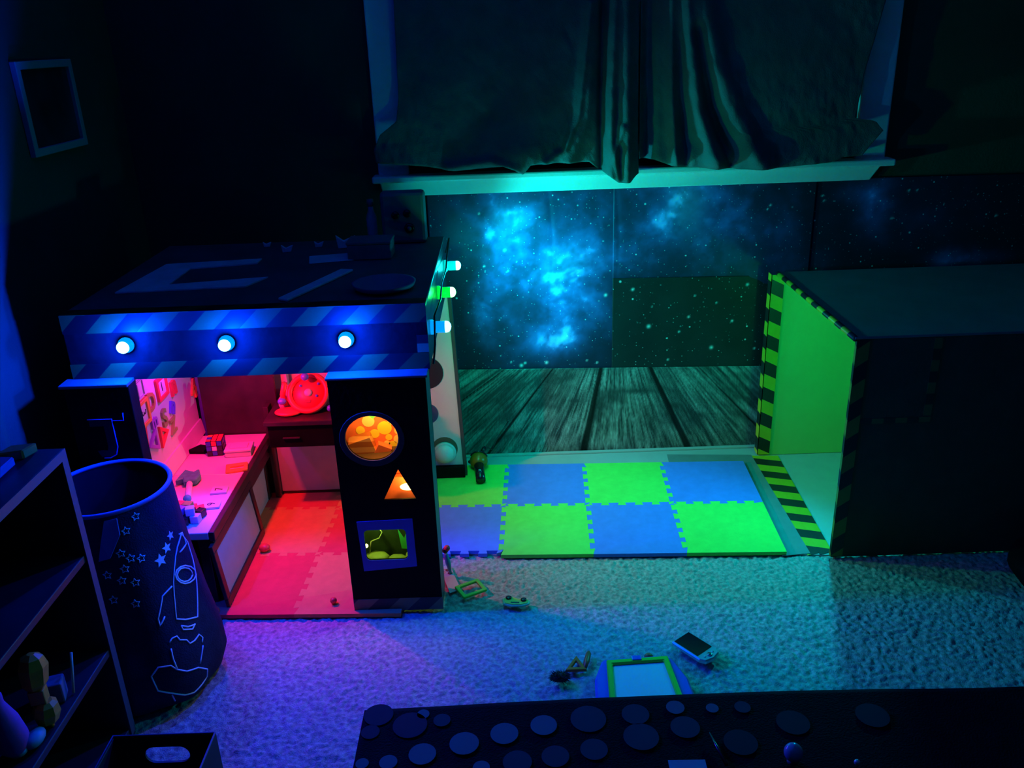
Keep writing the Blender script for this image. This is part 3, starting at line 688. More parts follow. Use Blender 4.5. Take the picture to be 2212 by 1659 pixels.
# things on the low desk
DZ = .2705
rc = thing('puzzle_cube', (-1.052, 2.745, DZ), 'twisty colour puzzle cube on the low desk', 'puzzle cube')
cubecols = [mat('cube_'+k, v, .35) for k, v in (('red', (.85, .05, .05)), ('blue', (.03, .06, .5)), ('white', (.7, .7, .75)), ('black', (.02, .02, .03)), ('orange', (.9, .3, .05)))]
MC = T((-1.052, 2.745, DZ), .12)
box('core', (-.028, -.028, .001), (.028, .028, .057), m_blackgloss, rc, MC, bev=.003)
front = [[1, 0, 1], [1, 2, 3], [3, 1, 3]]
for i in range(3):
    for j in range(3):
        a, b = -.0185+i*.0185, .0105+j*.0185
        box('sticker', (a-.008, -.0295, b-.008), (a+.008, -.0275, b+.008), cubecols[front[2-j][i]], rc, MC, bev=.0008)
        box('sticker', (a-.008, -.0185+j*.0185-.008, .0565), (a+.008, -.0185+j*.0185+.008, .0585), cubecols[(0, 0, 0, 1, 0, 0, 4, 0, 0)[j*3+i]], rc, MC, bev=.0008)
        box('sticker', (.0275, -.0185+j*.0185-.008, b-.008 if False else .0105+i*.0185-.008), (.0295, -.0185+j*.0185+.008, .0105+i*.0185+.008), cubecols[(1, 3, 3)[(i+j) % 3]], rc, MC, bev=.0008)
cbx = thing('card_box', (-.968, 2.735, DZ), 'small pale lidded box beside the puzzle cube', 'box')
MB_ = T((-.968, 2.735, DZ), .10)
box('tray', (-.045, -.032, 0), (.045, .032, .018), m_white, cbx, MB_, bev=.002)
box('lid', (-.047, -.034, .018), (.047, .034, .028), m_white, cbx, MB_, bev=.003)
box('lid_panel', (-.032, -.02, .028), (.032, .02, .030), mat('pink_card', (.8, .5, .55), .6), cbx, MB_)
o = prism('card_wedge', [[(-.045, -.015), (.02, -.035), (.045, .0), (.0, .028)]], .014, m_black, None, T((-1.118, 2.765, DZ), .2), bev=.003); tag(o, 'black folded wedge lying beside the puzzle cube', 'toy')
o = prism('magnetic_square', [rrect(.072, .060, .003), rrect(.046, .020, .002)], .007, mm['orange'], None, T((-.945, 2.615, DZ), .25), bev=.001); tag(o, 'orange flat frame lying on the desk edge near the card box', 'magnetic tile')
def num_tile(x, y, rz, n, lab):
    t = thing('number_tile', (x, y, DZ), lab, 'tile', 'loose number tiles on the desk')
    tl_ = box('tile', (-.026, -.022, 0), (.026, .022, .007), m_white, t, T((x, y, DZ), rz), bev=.001)
    text('number', n, .036, .0008, m_spotblk, tl_, T((x, y, DZ+.007), rz+PI/2))
num_tile(-.957, 2.46, .1, '7', 'white tile with a 7 on the desk, farther of the two')
num_tile(-.952, 2.365, .15, '9', 'white tile with a 9 on the desk, nearer of the two')
m_teal = mat('teal_rubber', (.05, .38, .26), .6, .2, 60); m_handle = mat('pale_handle', (.6, .52, .55), .5)
hm = thing('toy_axe', (-1.06, 2.47, DZ), 'toy axe with green head and pale handle lying on the desk', 'toy')
MH = T((-1.038, 2.40, DZ), .27)
tube('handle', [(0, 0, .010), (0, .14, .012)], .010, m_handle, hm, MH)
ball('pommel', (-1.038, 2.395, DZ+.012), .013, m_teal, hm)
prism('head', [[(-.045, .115), (-.02, .125), (-.018, .10), (.022, .10), (.035, .135), (.028, .18), (.012, .165), (-.018, .19), (-.03, .16)]], .022, m_teal, hm, MH @ T((0, 0, .002)), bev=.004)
bk = thing('block_cluster', (-1.0, 2.29, DZ), 'cluster of small coloured building blocks near the front of the desk', 'toy')
rnd = random.Random(3); bcs = ['red', 'orange', 'black', 'blue', 'olive']
mm['black'] = m_blackgloss
spots = [(-.03, -.02, 0), (0, -.025, 0), (.03, -.015, 0), (-.028, .012, 0), (.004, .01, 0), (.034, .018, 0), (-.015, -.008, .024), (.015, -.01, .024), (.0, .018, .024), (-.03, .03, .02), (.028, .036, 0), (0, .045, 0)]
for k, (a, b, c) in enumerate(spots):
    cl = ['orange', 'black', 'lilac', 'red', 'black', 'black', 'purple', 'lilac', 'olive', 'red', 'red', 'red'][k]
    box('block', (-.013, -.013, 0), (.013, .013, .024), mm[cl], bk, T((-1.0+a, 2.285+b, DZ+.0005+c), rnd.uniform(-.4, .4)), bev=.002)
ball_o = ball('small_ball', (-.853, 2.49, .0335), .016, m_red, None, 1.2, 1, .9); tag(ball_o, 'small red ball on the booth floor beside the leaning board', 'ball')
o = ball('small_ball', (-.566, 2.185, .030), .0105, m_red, None); tag(o, 'tiny ball at the booth entrance next to the post', 'ball')
o = ball('bead', (-.925, 2.165, .02), .018, m_red, None, 1, 1, .9); tag(o, 'red bead on the floor in front of the desk leg', 'bead')

# ------------------------------------------------------------------ big cardboard box on the right
bx = thing('cardboard_box', (1.45, 2.72, 0), 'big cardboard box with striped taped opening facing the mats', 'box')
A0, A1, B0, B1, BT = 1.012, 2.0, 2.357, 3.10, .752
m_boxin = mat('box_inner_green_card', (.34, .56, .16), .6, .05, 5)
m_boxtop = mat('box_top_card', (.16, .17, .16), .7, .1, 8)
box('front_panel', (A0, B0, .005), (A1, B0+.008, BT), m_brown, bx)
box('back_panel', (A0, B1-.008, .005), (A1, B1, BT), m_boxin, bx)
box('end_panel', (A1-.008, B0+.008, .005), (A1, B1-.008, BT), m_boxin, bx)
box('top_panel', (A0-.01, B0-.004, BT), (A1, B1, BT+.008), m_boxtop, bx)
box('inner_ceiling', (A0+.004, B0+.008, BT-.004), (A1-.01, B1-.008, BT), m_boxin, bx, bev=0)
box('inner_front', (A0+.004, B0+.008, .005), (A1-.01, B0+.012, BT-.004), m_boxin, bx, bev=0)
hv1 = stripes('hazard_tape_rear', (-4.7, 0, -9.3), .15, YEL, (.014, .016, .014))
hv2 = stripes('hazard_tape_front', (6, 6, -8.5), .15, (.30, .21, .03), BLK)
hv3 = stripes('hazard_tape_top', (0, 9.5, 4), .1, YEL, BLK)
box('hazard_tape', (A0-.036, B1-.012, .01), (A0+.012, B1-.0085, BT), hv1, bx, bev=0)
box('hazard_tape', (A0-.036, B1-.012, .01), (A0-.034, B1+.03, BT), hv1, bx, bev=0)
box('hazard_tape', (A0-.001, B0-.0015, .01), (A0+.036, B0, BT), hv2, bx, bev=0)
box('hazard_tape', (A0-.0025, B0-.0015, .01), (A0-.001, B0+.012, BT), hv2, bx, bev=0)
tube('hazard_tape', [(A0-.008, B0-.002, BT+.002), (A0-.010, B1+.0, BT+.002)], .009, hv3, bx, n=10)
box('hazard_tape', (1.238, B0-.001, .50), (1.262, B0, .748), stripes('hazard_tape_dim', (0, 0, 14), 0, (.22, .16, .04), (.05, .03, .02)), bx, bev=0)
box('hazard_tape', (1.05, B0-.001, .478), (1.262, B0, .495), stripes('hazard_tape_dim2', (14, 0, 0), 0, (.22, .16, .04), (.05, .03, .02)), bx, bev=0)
gl = thing('green_lamp', (1.10, 2.60, BT-.004), 'green lamp under the top of the big box near its opening', 'lamp')
lathe('base', [(.03, 0), (.03, -.012), (.022, -.016)], 20, m_white, gl, T((1.10, 2.60, BT-.005)))
lathe('bulb', [(.018, -.016), (.022, -.026), (.016, -.036), (1e-5, -.042)], 20, glowmat('green_bulb_glass', (.2, 1, .4), 4), gl, T((1.10, 2.60, BT-.005)))
point_light('green_bulb_light', (1.10, 2.60, BT-.075), (0, 1, .24), P_BOX, .014, gl)
lathe('bulb', [(.012, -.012), (.014, -.022), (.010, -.030), (1e-5, -.034)], 16, glowmat('cyan_bulb_glass', (.1, .8, 1), 3), gl, T((1.10, 2.64, BT-.005)))
spot_light('cyan_bulb_beam', (1.09, 2.64, BT-.06), (0, .62, 1), P_BOX_OUT, .012, (-1, -.75, -.75), 140, .7, gl)
ft = thing('round_ottoman', (1.62, 2.14, 0), 'dark round cushioned stool at the foot of the big box', 'stool')
lathe('cushion', [(.15, .03), (.165, .05), (.16, .085), (.12, .10), (1e-5, .104)], 28, m_black, ft, T((1.66, 2.17, 0)))
lathe('base', [(.13, .005), (.13, .03)], 28, m_black, ft, T((1.66, 2.17, 0)))

# ------------------------------------------------------------------ clutter on the booth roof
RZ = HZ1+.006
m_sheet = mat('blue_grey_card', (.60, .65, .72), .6, .15, 12)
o = prism('card_sheet', [[(-1.13, 2.40), (-.76, 2.42), (-.72, 2.52), (-1.0, 2.47), (-1.0, 2.66), (-.80, 2.70), (-.80, 2.76), (-1.10, 2.73)]], .004, m_sheet, None, T((0, 0, RZ+.0005))); tag(o, 'bent pale card sheet lying on the booth roof', 'card')
o = prism('card_strip', [[(-.63, 2.27), (-.60, 2.25), (-.47, 2.56), (-.51, 2.57)]], .008, m_sheet, None, T((0, 0, RZ+.0005)), bev=.002); tag(o, 'narrow pale card strip slanting across the booth roof', 'card')
o = box('card_scrap', (-.09, -.05, 0), (.09, .05, .004), m_sheet, None, T((-.55, 2.74, RZ+.0005), .2)); tag(o, 'small dim card scrap near the middle of the booth roof', 'card')
hb = thing('roof_bowl', (-.33, 2.36, RZ), 'dim shallow round dish near the front of the booth roof', 'dish')
lathe('dish', [(.06, .0005), (.085, .01), (.09, .022), (.083, .022), (.06, .008), (1e-5, .006)], 28, mat('purple_grey_plastic', (.18, .14, .24), .6), hb, T((-.35, 2.35, RZ)))
pbx = thing('panel_box', (-.345, 2.94, RZ), 'grey upright panel box with knobs on the booth roof', 'box')
pb_ = box('case', (-.425, 2.92, RZ+.0005), (-.275, 2.985, RZ+.175), m_grey, pbx, bev=.012)
for a, b, r_ in ((-.375, .10, .013), (-.335, .105, .013), (-.33, .055, .017)):
    lathe('knob', [(r_, 0), (r_, .010), (r_*.8, .013)], 16, m_blackgloss, pb_, basis((a, 2.92, RZ+b), (1, 0, 0), (0, 0, 1), (0, -1, 0)))
lathe('dial', [(.008, .013), (.006, .016)], 12, m_grey, pb_, basis((-.33, 2.92, RZ+.055), (1, 0, 0), (0, 0, 1), (0, -1, 0)))
crt = thing('low_carton', (-.44, 2.75, RZ), 'low dim carton on the booth roof in front of the panel box', 'carton')
box('body', (-.51, 2.70, RZ+.0005), (-.37, 2.80, RZ+.05), m_grey, crt, bev=.004)
box('lid', (-.512, 2.698, RZ+.05), (-.368, 2.802, RZ+.06), m_grey, crt, bev=.003)
jr = thing('bottle', (-.465, 2.96, RZ), 'slim pale bottle left of the grey panel box', 'bottle')
lathe('body', [(.016, .0005), (.018, .01), (.018, .09), (.009, .115), (.009, .13)], 16, mat('frosted_bottle', (.3, .33, .38), .3), jr, T((-.462, 2.955, RZ)))
lathe('cap', [(.011, .128), (.011, .15)], 14, m_grey, jr, T((-.462, 2.955, RZ)))
fig = [(-.55, 2.90, .05, 'glinting pale figure standing left of the bottle'), (-.74, 2.86, .03, 'pale crumpled paper bit at the back of the booth roof'), (-.645, 2.92, .025, 'pale paper triangle at the back of the booth roof'), (-.83, 2.95, .022, 'pale paper bit farthest left at the back of the booth roof')]
for (x, y, h, lab) in fig:
    o = prism('paper_scrap', [[(-h*.5, 0), (h*.4, .0), (h*.7, h*.8), (-.1*h, h*.5), (-h*.6, h*.9)]], h*.35, m_sheet, None, basis((x, y, RZ+.0005), (1, .2, 0), (0, 0, 1), (.2, -1, 0)), bev=.002); tag(o, lab, 'paper')

# picture on the left wall
pf = thing('picture_frame', (LW, 2.68, 1.30), 'pale picture frame with dark picture on the left wall', 'picture')
MPf = basis((LW, 2.68, 1.455), (0, 1, 0), (0, 0, 1), (1, 0, 0))
prism('frame', [[(-.165, -.128), (.165, -.128), (.165, .128), (-.165, .128)], [(-.143, -.106), (.143, -.106), (.143, .106), (-.143, .106)]], .018, mat('pale_frame', (.25, .28, .28), .5), pf, MPf, bev=.002)
prism('picture', [[(-.143, -.118), (.143, -.118), (.143, .118), (-.143, .118)]], .006, mat('dark_picture', (.02, .025, .03), .3, .5, 12), pf, MPf)

# ------------------------------------------------------------------ things on the floor
MF = .0175
fl = thing('toy_lantern', (-.14, 3.0, MF), 'orange pumpkin shaped lantern flashlight with black handle on the mat', 'flashlight')
m_or = mat('orange_plastic', (.95, .13, .01), .3)
ball('shell', (-.142, 3.035, MF+.036), .036, m_or, fl, 1.0, 1.0, .95, 20)
tube('handle', [(-.140, 3.0, MF+.030), (-.136, 2.955, MF+.024), (-.132, 2.905, MF+.020)], .018, m_blackgloss, fl, radii=[.021, .0175, .019], n=14)
text('emblem', 'R', .022, .0008, m_white, fl, T((-.135, 2.945, MF+.0405), .05, .12))
tube('strap_post', [(-.13, 3.06, MF+.055), (-.118, 3.075, MF+.075)], .008, m_blackgloss, fl)
tube('lens_band', [(-.142+.036*math.cos(a), 3.035+.01*math.sin(a)+.005, MF+.036+.034*math.sin(a)) for a in np.linspace(.4, 2.6, 12)], .0035, m_blackgloss, fl)
ball('ear', (-.178, 3.045, MF+.028), .007, m_blackgloss, fl)
sp = tube('cord', [(-.118, 3.075, MF+.078), (-.09, 3.12, .06), (-.065, 3.15, .10), (-.02, 3.168, .16)], .0022, m_blackgloss); tag(sp, 'thin black cord rising from the lantern against the planks', 'cord')
cz = .010
cd_ = thing('paper_card', (-.222, 2.305, cz), 'pale printed paper card on the carpet beside the post', 'card')
prism('card', [[(-.258, 2.375), (-.222, 2.378), (-.182, 2.245), (-.215, 2.228)]], .0012, m_whitecard, cd_, T((0, 0, cz)))
for x, y in ((-.228, 2.352), (-.220, 2.335)): lathe('print_mark', [(.008, 0), (.008, .0006)], 12, m_brown, cd_, T((x, y, cz+.0012)))
for k in range(3): box('print_line', (-.016, -.0015, 0), (.006, .0015, .0005), m_red, cd_, T((-.240, 2.355-.009*k, cz+.0012), .25), bev=0)
o = prism('magnetic_square', [rrect(.082, .066, .004), rrect(.058, .042, .003)], .008, mat('green_tile_plastic', (.10, .60, .04), .35), None, T((-.150, 2.240, cz+.002), .5, .03, 0), bev=.0015); tag(o, 'green open square tile frame on the carpet by the paper card', 'magnetic tile')
wd = thing('toy_wand', (-.235, 2.40, .02), 'teal toy wand with red tip leaning on the post side', 'toy')
tube('shaft', [(-.218, 2.33, .015), (-.224, 2.335, .05), (-.229, 2.33, .085)], .008, mat('teal_plastic', (.05, .32, .34), .5), wd, radii=[.004, .009, .007])
ball('tip', (-.224, 2.33, .108), .010, m_red, wd); ball('collar', (-.230, 2.33, .100), .010, m_blackgloss, wd)
bs = thing('toy_car', (-.012, 2.165, .012), 'flat yellow green toy car on the carpet in front of the mat', 'toy car')
m_bus = mat('yellow_green_foam', (.62, .55, .10), .5, .1); m_bus2 = mat('pale_green_rim', (.3, .6, .35), .5)
car = [(-.042, .008), (-.036, -.016), (-.010, -.024), (.022, -.022), (.042, -.012), (.044, .004), (.028, .014), (.008, .008), (-.006, .016), (-.026, .022)]
MBs = T((-.012, 2.165, .012), -.1)
prism('body', [car], .008, m_bus2, bs, MBs, bev=.002); prism('face', [[(a*.86, b*.84) for a, b in car]], .002, m_bus, bs, MBs @ T((0, 0, .008)))
for a, b in ((-.022, .010), (.024, .002)): lathe('wheel', [(.009, 0), (.009, .003), (.005, .004)], 14, m_blackgloss, bs, MBs @ T((a, b, .010)))
box('stripe', (-.014, -.014, .010), (.012, -.009, .0108), m_blackgloss, bs, MBs, bev=0)
o = prism('magnetic_triangle', [[(-.032, -.020), (.026, -.026), (.008, .034)], [(-.014, -.010), (.012, -.013), (.004, .014)]], .009, mat('orange_tile_plastic', (.95, .13, .005), .35), None, T((.146, 1.876, .010), .1), bev=.0015); tag(o, 'orange open triangle tile on the carpet', 'magnetic tile')
o = tube('crayon', [(.168, 1.855, .014), (.176, 1.885, .017), (.185, 1.918, .017), (.187, 1.928, .016)], .008, mat('orange_red_wax', (.95, .09, .02), .4), radii=[.004, .0085, .0075, .003]); tag(o, 'orange red stick lying beside the triangle tile', 'stick')
o = ball('coral_bead', (.348, 1.902, .014), .011, mat('coral_plastic', (.95, .12, .03), .5), None, 1.1, .9, .8); tag(o, 'small coral bead just behind the drawing board', 'bead')
# drawing board
db = thing('drawing_board', (.305, 1.79, .012), 'blue and green magnetic drawing board with blank screen', 'drawing board')
m_dbl = mat('blue_toy_case', (.03, .10, .55), .3); m_dgr = mat('green_toy_frame', (.12, .70, .03), .35); m_scr = mat('grey_screen', (.62, .64, .62), .35)
MD = T((.308, 1.765, .012), .015)
prism('case', [[(-.115, -.13), (.115, -.13), (.128, -.05), (.125, .02), (.098, .100), (.07, .112), (-.07, .108), (-.090, .104), (-.118, .03), (-.125, -.05)]], .026, m_dbl, db, MD, bev=.006)
prism('frame', [[(-.096, -.115), (.098, -.115), (.086, .098), (-.080, .092)], [(-.080, -.10), (.082, -.10), (.072, .080), (-.066, .075)]], .010, m_dgr, db, MD @ T((0, 0, .025)), bev=.003)
prism('screen', [[(-.080, -.10), (.082, -.10), (.072, .080), (-.066, .075)]], .002, m_scr, db, MD @ T((0, 0, .0255)))
box('clip', (-.012, .083, .034), (.014, .100, .038), m_dbl, db, MD)
# handheld
pd = thing('handheld_device', (.483, 1.915, .012), 'silver handheld computer with black screen on the carpet', 'handheld')
m_sil = mat('silver_plastic', (.60, .62, .66), .25, metal=.6)
MPd = T((.482, 1.917, .016), -.72+PI/2, 0, 0)
MPd = basis((.482, 1.917, .016), (.62, -.785, 0), (.785, .62, 0), (0, 0, 1))
pc_ = prism('case', [[(-.058, -.036), (.040, -.036), (.056, -.028), (.062, 0), (.056, .028), (.040, .036), (-.058, .036)]], .014, m_sil, pd, MPd, bev=.003)
prism('screen', [rrect(.082, .060, .002, 3, -.012, 0)], .001, mat('dead_screen', (.004, .004, .006), .12), pc_, MPd @ T((0, 0, .0138)))
lathe('nav_pad', [(.008, 0), (.008, .002), (.005, .003)], 16, mat('chrome_button', (.8, .8, .85), .12, metal=1), pc_, MPd @ T((.046, 0, .0138)))
for s in (-1, 1): lathe('button', [(.0035, 0), (.003, .0018)], 10, m_sil, pc_, MPd @ T((.043, s*.016, .0138)))
# dark fluffy ball: real tufts
ff = thing('fluffy_ball', (.10, 1.825, .01), 'dark fuzzy tuft toy on the carpet left of the drawing board', 'toy')
m_fluff = mat('dark_fluff', (.02, .035, .02), .9)
ball('core', (.10, 1.822, .022), .016, m_fluff, ff, 1.5, .9, .8)
rnd = random.Random(5); V = []; F = []
for k in range(420):
    a = rnd.uniform(0, 2*PI); b = math.acos(rnd.uniform(-.5, 1)); d = Vector((math.sin(b)*math.cos(a)*1.5, math.sin(b)*math.sin(a)*.9, math.cos(b)*.8))
    p = Vector((.10, 1.822, .022))+d*.014; q = p+d.normalized()*rnd.uniform(.006, .014)+Vector((rnd.uniform(-.003, .003), 0, rnd.uniform(-.003, .003)))
    t = d.orthogonal().normalized()*.0009; n0 = len(V); V += [p-t, p+t, q]; F.append((n0, n0+1, n0+2))
tag(mk('fuzz', V, F, m_fluff, ff), kind='stuff')

# ------------------------------------------------------------------ fabric hamper with space print
hp = thing('fabric_hamper', (-1.0, 1.905, 0), 'dark blue fabric hamper printed with a rocket and stars', 'hamper')
def hcen(t): return (-1.0-.06*t, 1.905+.08*t)
def hrad(t): return float(np.interp(t, [0, .1, .22, .4, .6, .8, 1], [.165, .19, .192, .178, .166, .158, .155]))
def hpt(deg, t, out=0):
    c = hcen(t); a = math.radians(deg)
    fold = .006*math.sin(a*7+3*t)*(1-t)+.004*math.sin(a*13+1)*(1-t)*t
    r_ = hrad(t)+fold+out; return (c[0]+r_*math.cos(a), c[1]+r_*math.sin(a), .02+.53*t)
m_ham = mat('navy_hamper_fabric', (.012, .016, .04), .8, .2, 40, .3, 250, spec=.2)
m_hprint = mat('pale_print', (.75, .8, .9), .7)
nt_, na = 40, 96
ring = np.array([[hpt(360*k/na, i/(nt_-1)) for k in range(na+1)] for i in range(nt_)])
inner = np.array([[hpt(360*k/na, i/(nt_-1), -.006) for k in range(na+1)] for i in range(nt_-1, -1, -1)])
grid('body', ring, m_ham, hp); grid('lining', inner, mat('black_hamper_lining', (.006, .006, .010), .9, spec=.1), hp)
mk('bottom', [hpt(360*k/48, .01, -.004) for k in range(48)], [tuple(range(48))], m_ham, hp)
tube('rim', [hpt(360*k/64, 1.0, -.002) for k in range(64)], .006, mat('navy_binding', (.08, .11, .30), .6), hp, closed=True)
def line(name, pts, w=.0022):
    P = []
    for (a0, t0), (a1, t1) in zip(pts, pts[1:]):
        n = max(2, int(abs(a1-a0)/3+abs(t1-t0)/.02))
        for k in range(n): P.append(hpt(a0+(a1-a0)*k/n, t0+(t1-t0)*k/n, .0005))
    P.append(hpt(*pts[-1], .0005)); tube(name, P, w, m_hprint, hp, n=5)
line('rocket_outline', [(-2.4, .753), (-12.8, .717), (-18.6, .684), (-23.7, .638), (-28.7, .582), (-31.5, .53), (-35.6, .443), (-36.6, .42), (-28.8, .39), (-16.5, .359), (-12, .41), (-3.5, .519), (2, .60), (4, .69), (-2.4, .753)])
line('rocket_nose', [(-6, .76), (0, .752), (.5, .692), (-12.5, .685)])
line('porthole_print', [(-1.8, .532), (-6.1, .523), (-12.1, .526), (-17.8, .539), (-22.2, .56), (-24.7, .585), (-24.4, .608), (-21.8, .623), (-16.5, .623), (-10.6, .611), (-4.5, .584), (-1.4, .555), (-1.8, .532)])
line('porthole_print', [(-6.1, .547), (-9.2, .539), (-13.2, .539), (-17.8, .55), (-21.2, .567), (-22.9, .585), (-22.7, .602), (-20.5, .613), (-16.8, .615), (-12.1, .604), (-7.8, .585), (-5.9, .565), (-6.1, .547)])
line('rocket_band', [(-34.6, .38), (-29.1, .355), (-22.6, .341)]); line('rocket_band', [(-34.6, .38), (-34.1, .358), (-25.8, .33), (-21.4, .342)])
line('rocket_fin', [(-31, .569), (-42, .552), (-50.8, .466), (-50.8, .431), (-45.2, .462)])
line('smoke_print', [(-48, .341), (-45, .353), (-40.9, .35), (-39.7, .327), (-34.3, .307), (-32.5, .282), (-27.6, .278), (-21.4, .285), (-19, .259), (-21.3, .242)])
line('smoke_print', [(-48, .312), (-48.7, .266), (-48, .214)]); line('smoke_print', [(-21.6, .228), (-25.8, .192), (-29.1, .162)])
line('cloud_print', [(-66.4, .212), (-60, .247), (-51.5, .239), (-48.2, .209), (-41.5, .174), (-31.7, .152), (-23.1, .103), (-22, .05), (-28.3, .04), (-38, .03), (-46.1, .048), (-55.3, .095), (-64.5, .128), (-66.4, .212)])
line('cloud_print', [(-55.6, .083), (-54, .03)])
def star(a, t, s, filled):
    P = []
    for k in range(10):
        r_ = s if k % 2 == 0 else s*.45; an = PI/2+k*PI/5
        P.append((a+math.degrees(r_*math.cos(an)/hrad(t)), t+r_*math.sin(an)/.53))
    if filled:
        V = [hpt(x, y, .0012) for x, y in P]+[hpt(a, t, .0012)]; mk('star_print', V, [(i, (i+1) % 10, 10) for i in range(10)], m_hprint, hp)
    else: line('star_print', P+[P[0]], .0012)
for a, t, s in ((-33.9, .71, .018), (-24.8, .748, .015), (-16.8, .788, .013)): star(a, t, s, True)
for a, t in ((-56.3, .906), (-65, .809), (-58.5, .776), (-50.1, .76), (-65.1, .734), (-69.8, .683), (-59.9, .661), (-63.9, .563), (-45.2, .955), (-80, .72), (-80, .6)): star(a, t, .011, False)
# handle tag
V = [hpt(-71.3, .975, .003), hpt(-61, .975, .003), hpt(-62, .90, .008), hpt(-74, .80, .006), hpt(-84, .79, .004), hpt(-78, .88, .006)]
mk('handle_tab', V+[tuple(Vector(v)*1-Vector((0, -.004, 0))) for v in V], [(0, 1, 2, 3, 4, 5), (11, 10, 9, 8, 7, 6)]+[(i, (i+1) % 6, (i+1) % 6+6, i+6) for i in range(6)], mat('navy_webbing', (.09, .13, .34), .7), hp)

# ------------------------------------------------------------------ bookcase on the left
bc = thing('bookcase', (-1.18, 1.25, 0), 'dark open bookcase at the left edge of the picture', 'bookcase')
m_case = mat('black_wood', (.022, .020, .026), .45, .3, 12); m_case_e = mat('case_edge_band', (.075, .07, .09), .45)
SX0, SX1, SY0, SY1, SZ = LW+.01, -.983, .70, 1.702, .80
box('top', (SX0, SY0, SZ-.02), (SX1, SY1, SZ), m_case, bc)
box('edge_band', (SX1, SY0, SZ-.022), (SX1+.0015, SY1, SZ), m_case_e, bc, bev=0)
for y in (SY0, SY1-.02): box('side', (SX0, y, .0), (SX1, y+.02, SZ-.02), m_case, bc)
box('edge_band', (SX1, SY1-.022, .01), (SX1+.0015, SY1, SZ-.022), m_case_e, bc, bev=0)
box('back', (SX0, SY0+.02, .0), (SX0+.008, SY1-.02, SZ-.02), m_case, bc)
for z in (.03, .275, .54): box('shelf', (SX0+.008, SY0+.02, z-.018), (SX1-.003, SY1-.02, z), m_case, bc)
gf = thing('toy_figure', (-1.05, 1.45, .275), 'yellow jointed toy figure lying on the middle bookcase shelf', 'toy')
m_gy = mat('yellow_toy_plastic', (.85, .25, .01), .5, .15, 40)
SH = .2755
lathe('body', [(.010, 0), (.022, .008), (.028, .03), (.024, .05), (.014, .058)], 8, m_gy, gf, T((-1.012, 1.44, SH+.005), .3, .0, .1), False)
box('joint', (-.016, -.014, 0), (.016, .014, .035), m_gy, gf, T((-1.015, 1.44, SH+.062), .2), bev=.003)
lathe('head', [(.018, 0), (.026, .012), (.030, .05), (.022, .07), (.008, .078)], 7, m_gy, gf, T((-1.018, 1.442, SH+.098), .5, -.1, .1), False)
lathe('foot', [(.006, 0), (.007, .012)], 8, m_gy, gf, T((-1.003, 1.435, SH)))
dl = thing('toy_doll', (-1.03, 1.36, .275), 'purple toy with teal shoes on the middle bookcase shelf', 'toy')
lathe('body', [(.02, 0), (.034, .03), (.03, .08), (.018, .13), (.02, .15), (.01, .17)], 14, mat('purple_cloth', (.30, .05, .35), .8), dl, T((-1.03, 1.35, SH+.022), 0, .15))
ball('shoe', (-1.01, 1.385, SH+.016), .018, mat('teal_shoe', (.04, .35, .38), .5), dl, 1, 1.6, .85)
ball('shoe', (-1.03, 1.355, SH+.014), .016, mat('teal_shoe_b', (.04, .30, .32), .5), dl, 1.2, 1.2, .8)
o = box('toy_block', (-.03, -.02, 0), (.03, .02, .05), mat('slate_block', (.12, .13, .20), .6), None, T((-1.04, 1.515, SH+.0005), .3), bev=.004); tag(o, 'slate coloured block beside the yellow figure', 'block')
o = tube('pencil', [(-1.0, 1.53, SH+.004), (-1.0, 1.56, SH+.09)], .0035, mat('pale_pencil', (.5, .45, .3), .5), n=6); tag(o, 'thin pale pencil standing in the bookcase behind the yellow figure', 'pencil')
o = prism('toy_ramp', [[(0, 0), (.05, .02), (.058, .06), (.008, .045)]], .022, mat('orange_red_plastic', (.9, .18, .03), .4), None, T((-1.095, 1.635, SZ+.0005), -.1), bev=.003); tag(o, 'orange red toy piece on top of the bookcase', 'toy')
o = prism('toy_tray', [[(0, 0), (.05, -.02), (.065, .06), (.0, .08)]], .02, mat('blue_tray_plastic', (.04, .08, .3), .4), None, T((-1.10, 1.555, SZ+.0005), .2), bev=.003); tag(o, 'small blue tray on top of the bookcase', 'tray')

# ------------------------------------------------------------------ bin with handle slot
bn = thing('storage_bin', (-.735, 1.25, 0), 'black open storage bin with an oval handle slot', 'bin')
m_bin = mat('black_bin_card', (.012, .012, .018), .6, .2, 30); m_bine = mat('bin_edge', (.06, .07, .16), .6)
Mfar = basis((0, 1.374, 0), (1, 0, 0), (0, 0, 1), (0, -1, 0))
prism('end_wall', [[(-.838, .012), (-.636, .012), (-.636, .300), (-.838, .300)], rrect(.092, .042, .0205, 6, -.738, .250)], .005, m_bin, bn, Mfar)
box('end_wall', (-.838, 1.10, .012), (-.636, 1.105, .30), m_bin, bn)
box('side_wall', (-.843, 1.10, .012), (-.838, 1.374, .30), m_bin, bn); box('side_wall', (-.636, 1.10, .012), (-.631, 1.374, .30), m_bin, bn)
box('base', (-.838, 1.105, .012), (-.636, 1.369, .017), m_bin, bn)
tube('rim', [(-.841, 1.102, .301), (-.841, 1.372, .301), (-.633, 1.372, .301), (-.633, 1.102, .301)], .0025, m_bine, bn, closed=True, n=6)

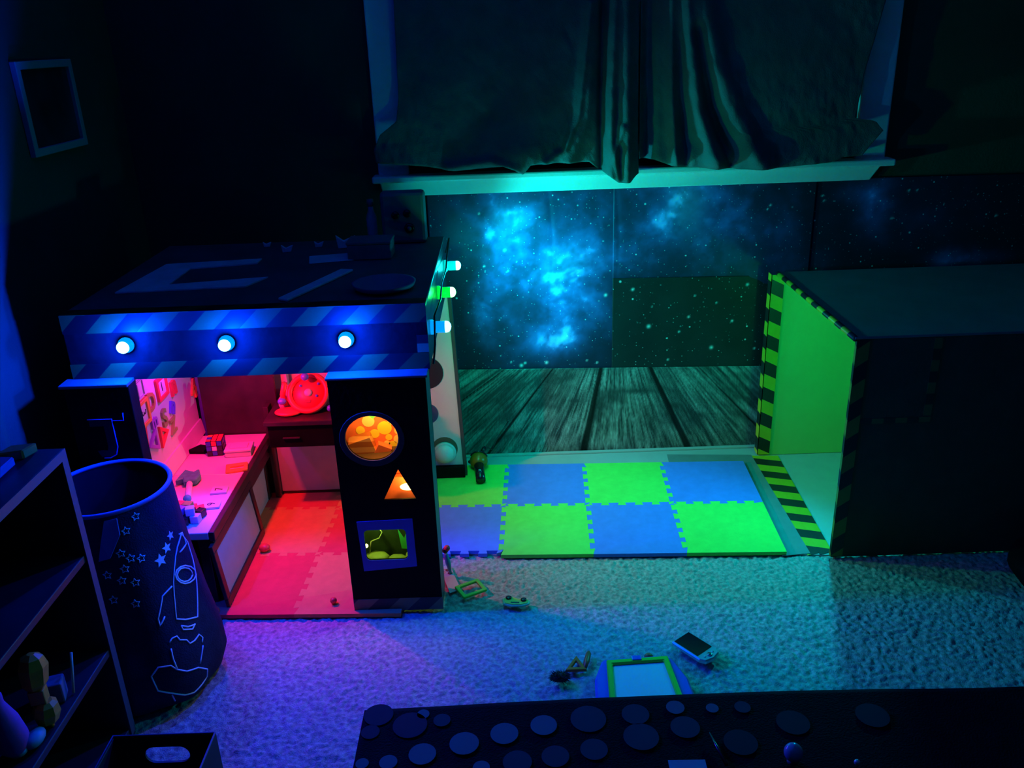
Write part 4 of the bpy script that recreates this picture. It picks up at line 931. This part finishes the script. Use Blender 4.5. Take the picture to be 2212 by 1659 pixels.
# ------------------------------------------------------------------ bench with dotted blanket in the foreground
be = thing('storage_bench', (.5, .9, 0), 'dark bench in the foreground under the dotted blanket', 'bench')
box('body', (-.27, .5, 0), (1.55, 1.185, .470), m_case, be, bev=.01)
box('lid', (-.278, .49, .470), (1.56, 1.195, .492), m_case, be, bev=.006)
bl = thing('dotted_blanket', (.5, .9, .495), 'black blanket with big pale dots spread over the bench', 'blanket')
x, y = np.meshgrid(np.linspace(-.283, 1.57, 200), np.linspace(.48, 1.212, 80))
z = .4965+.0022*(fbm(x, y, 7, 3, 201)); yy = y+.008*(fbm(x, y*0, 3, 3, 205)-.5)*(y > 1.0)+.006*np.sin(x*5)*(y > 1.1)
grid('cloth', np.stack([x, yy, z], -1), mat('black_blanket', (.006, .006, .008), .9, .3, 30, .3, 300, spec=.1), bl, thick=(0, 0, -.0015))
box('hem', (-.283, 1.196, .42), (1.56, 1.199, .4955), mat('black_blanket_hem', (.010, .010, .013), .9, spec=.15), bl, bev=0)
DOTS = [(-.256, 1.192, .026, 3), (-.198, 1.165, .03, 3), (-.265, 1.152, .016, 3), (-.102, 1.119, .025, 1), (-.171, 1.099, .023, 1), (-.226, 1.084, .015, 1), (-.269, 1.083, .011, 1), (-.034, 1.138, .024, 1), (.034, 1.154, .023, 1), (-.013, 1.075, .024, 2), (.05, 1.084, .023, 2), (.115, 1.096, .023, 2), (.112, 1.165, .031, 2), (.197, 1.12, .03, 2), (.195, 1.172, .024, 2), (.267, 1.185, .016, 1), (.275, 1.138, .025, 2), (-.072, 1.066, .014, 1), (-.177, 1.19, .011, 1), (-.143, 1.174, .015, 2), (.384, 1.18, .014, 2), (.331, 1.18, .011, 1), (.36, 1.10, .028, 4), (.46, 1.14, .028, 4), (.60, 1.15, .028, 4)]
md = {4: mat('black_dot', (.018, .018, .022), .9), 1: mat('grey_blue_dot', (.20, .19, .20), .9), 2: mat('slate_dot', (.05, .052, .06), .9), 3: mat('plum_dot', (.12, .02, .05), .9)}
for (dx, dy, rd, k) in DOTS: lathe('printed_dot', [(rd, 0), (rd, .0006)], 24, md[k], bl, T((dx, dy, .4988)), False)
kn = thing('ball_ornament', (.432, 1.06, .5), 'glossy pale ball standing on the dotted blanket', 'ball')
ball('ball', (.432, 1.055, .519), .0155, mat('pale_glossy_ball', (.30, .34, .45), .12, coat=1), kn, n=24)
lathe('foot', [(.009, 0), (.006, .005)], 14, m_grey, kn, T((.432, 1.055, .4993)))
o = box('note_card', (-.030, -.02, 0), (.030, .02, .0012), mat('pale_blue_card', (.45, .5, .55), .7), None, T((.262, 1.045, .4996), -.02), bev=0); tag(o, 'pale note card lying on the dotted blanket', 'card')
o = ball('bead', (.532, 1.044, .5045), .005, mat('shiny_bead', (.6, .65, .7), .15, metal=.5), None); tag(o, 'tiny shiny bead on the dotted blanket right of the ball', 'bead')
o = tube('pen', [(.312, 1.12, .5025), (.318, 1.085, .5025), (.324, 1.05, .5025)], .003, m_blackgloss, radii=[.001, .003, .003], n=8); tag(o, 'thin dark pen on the blanket beside the note card', 'pen')
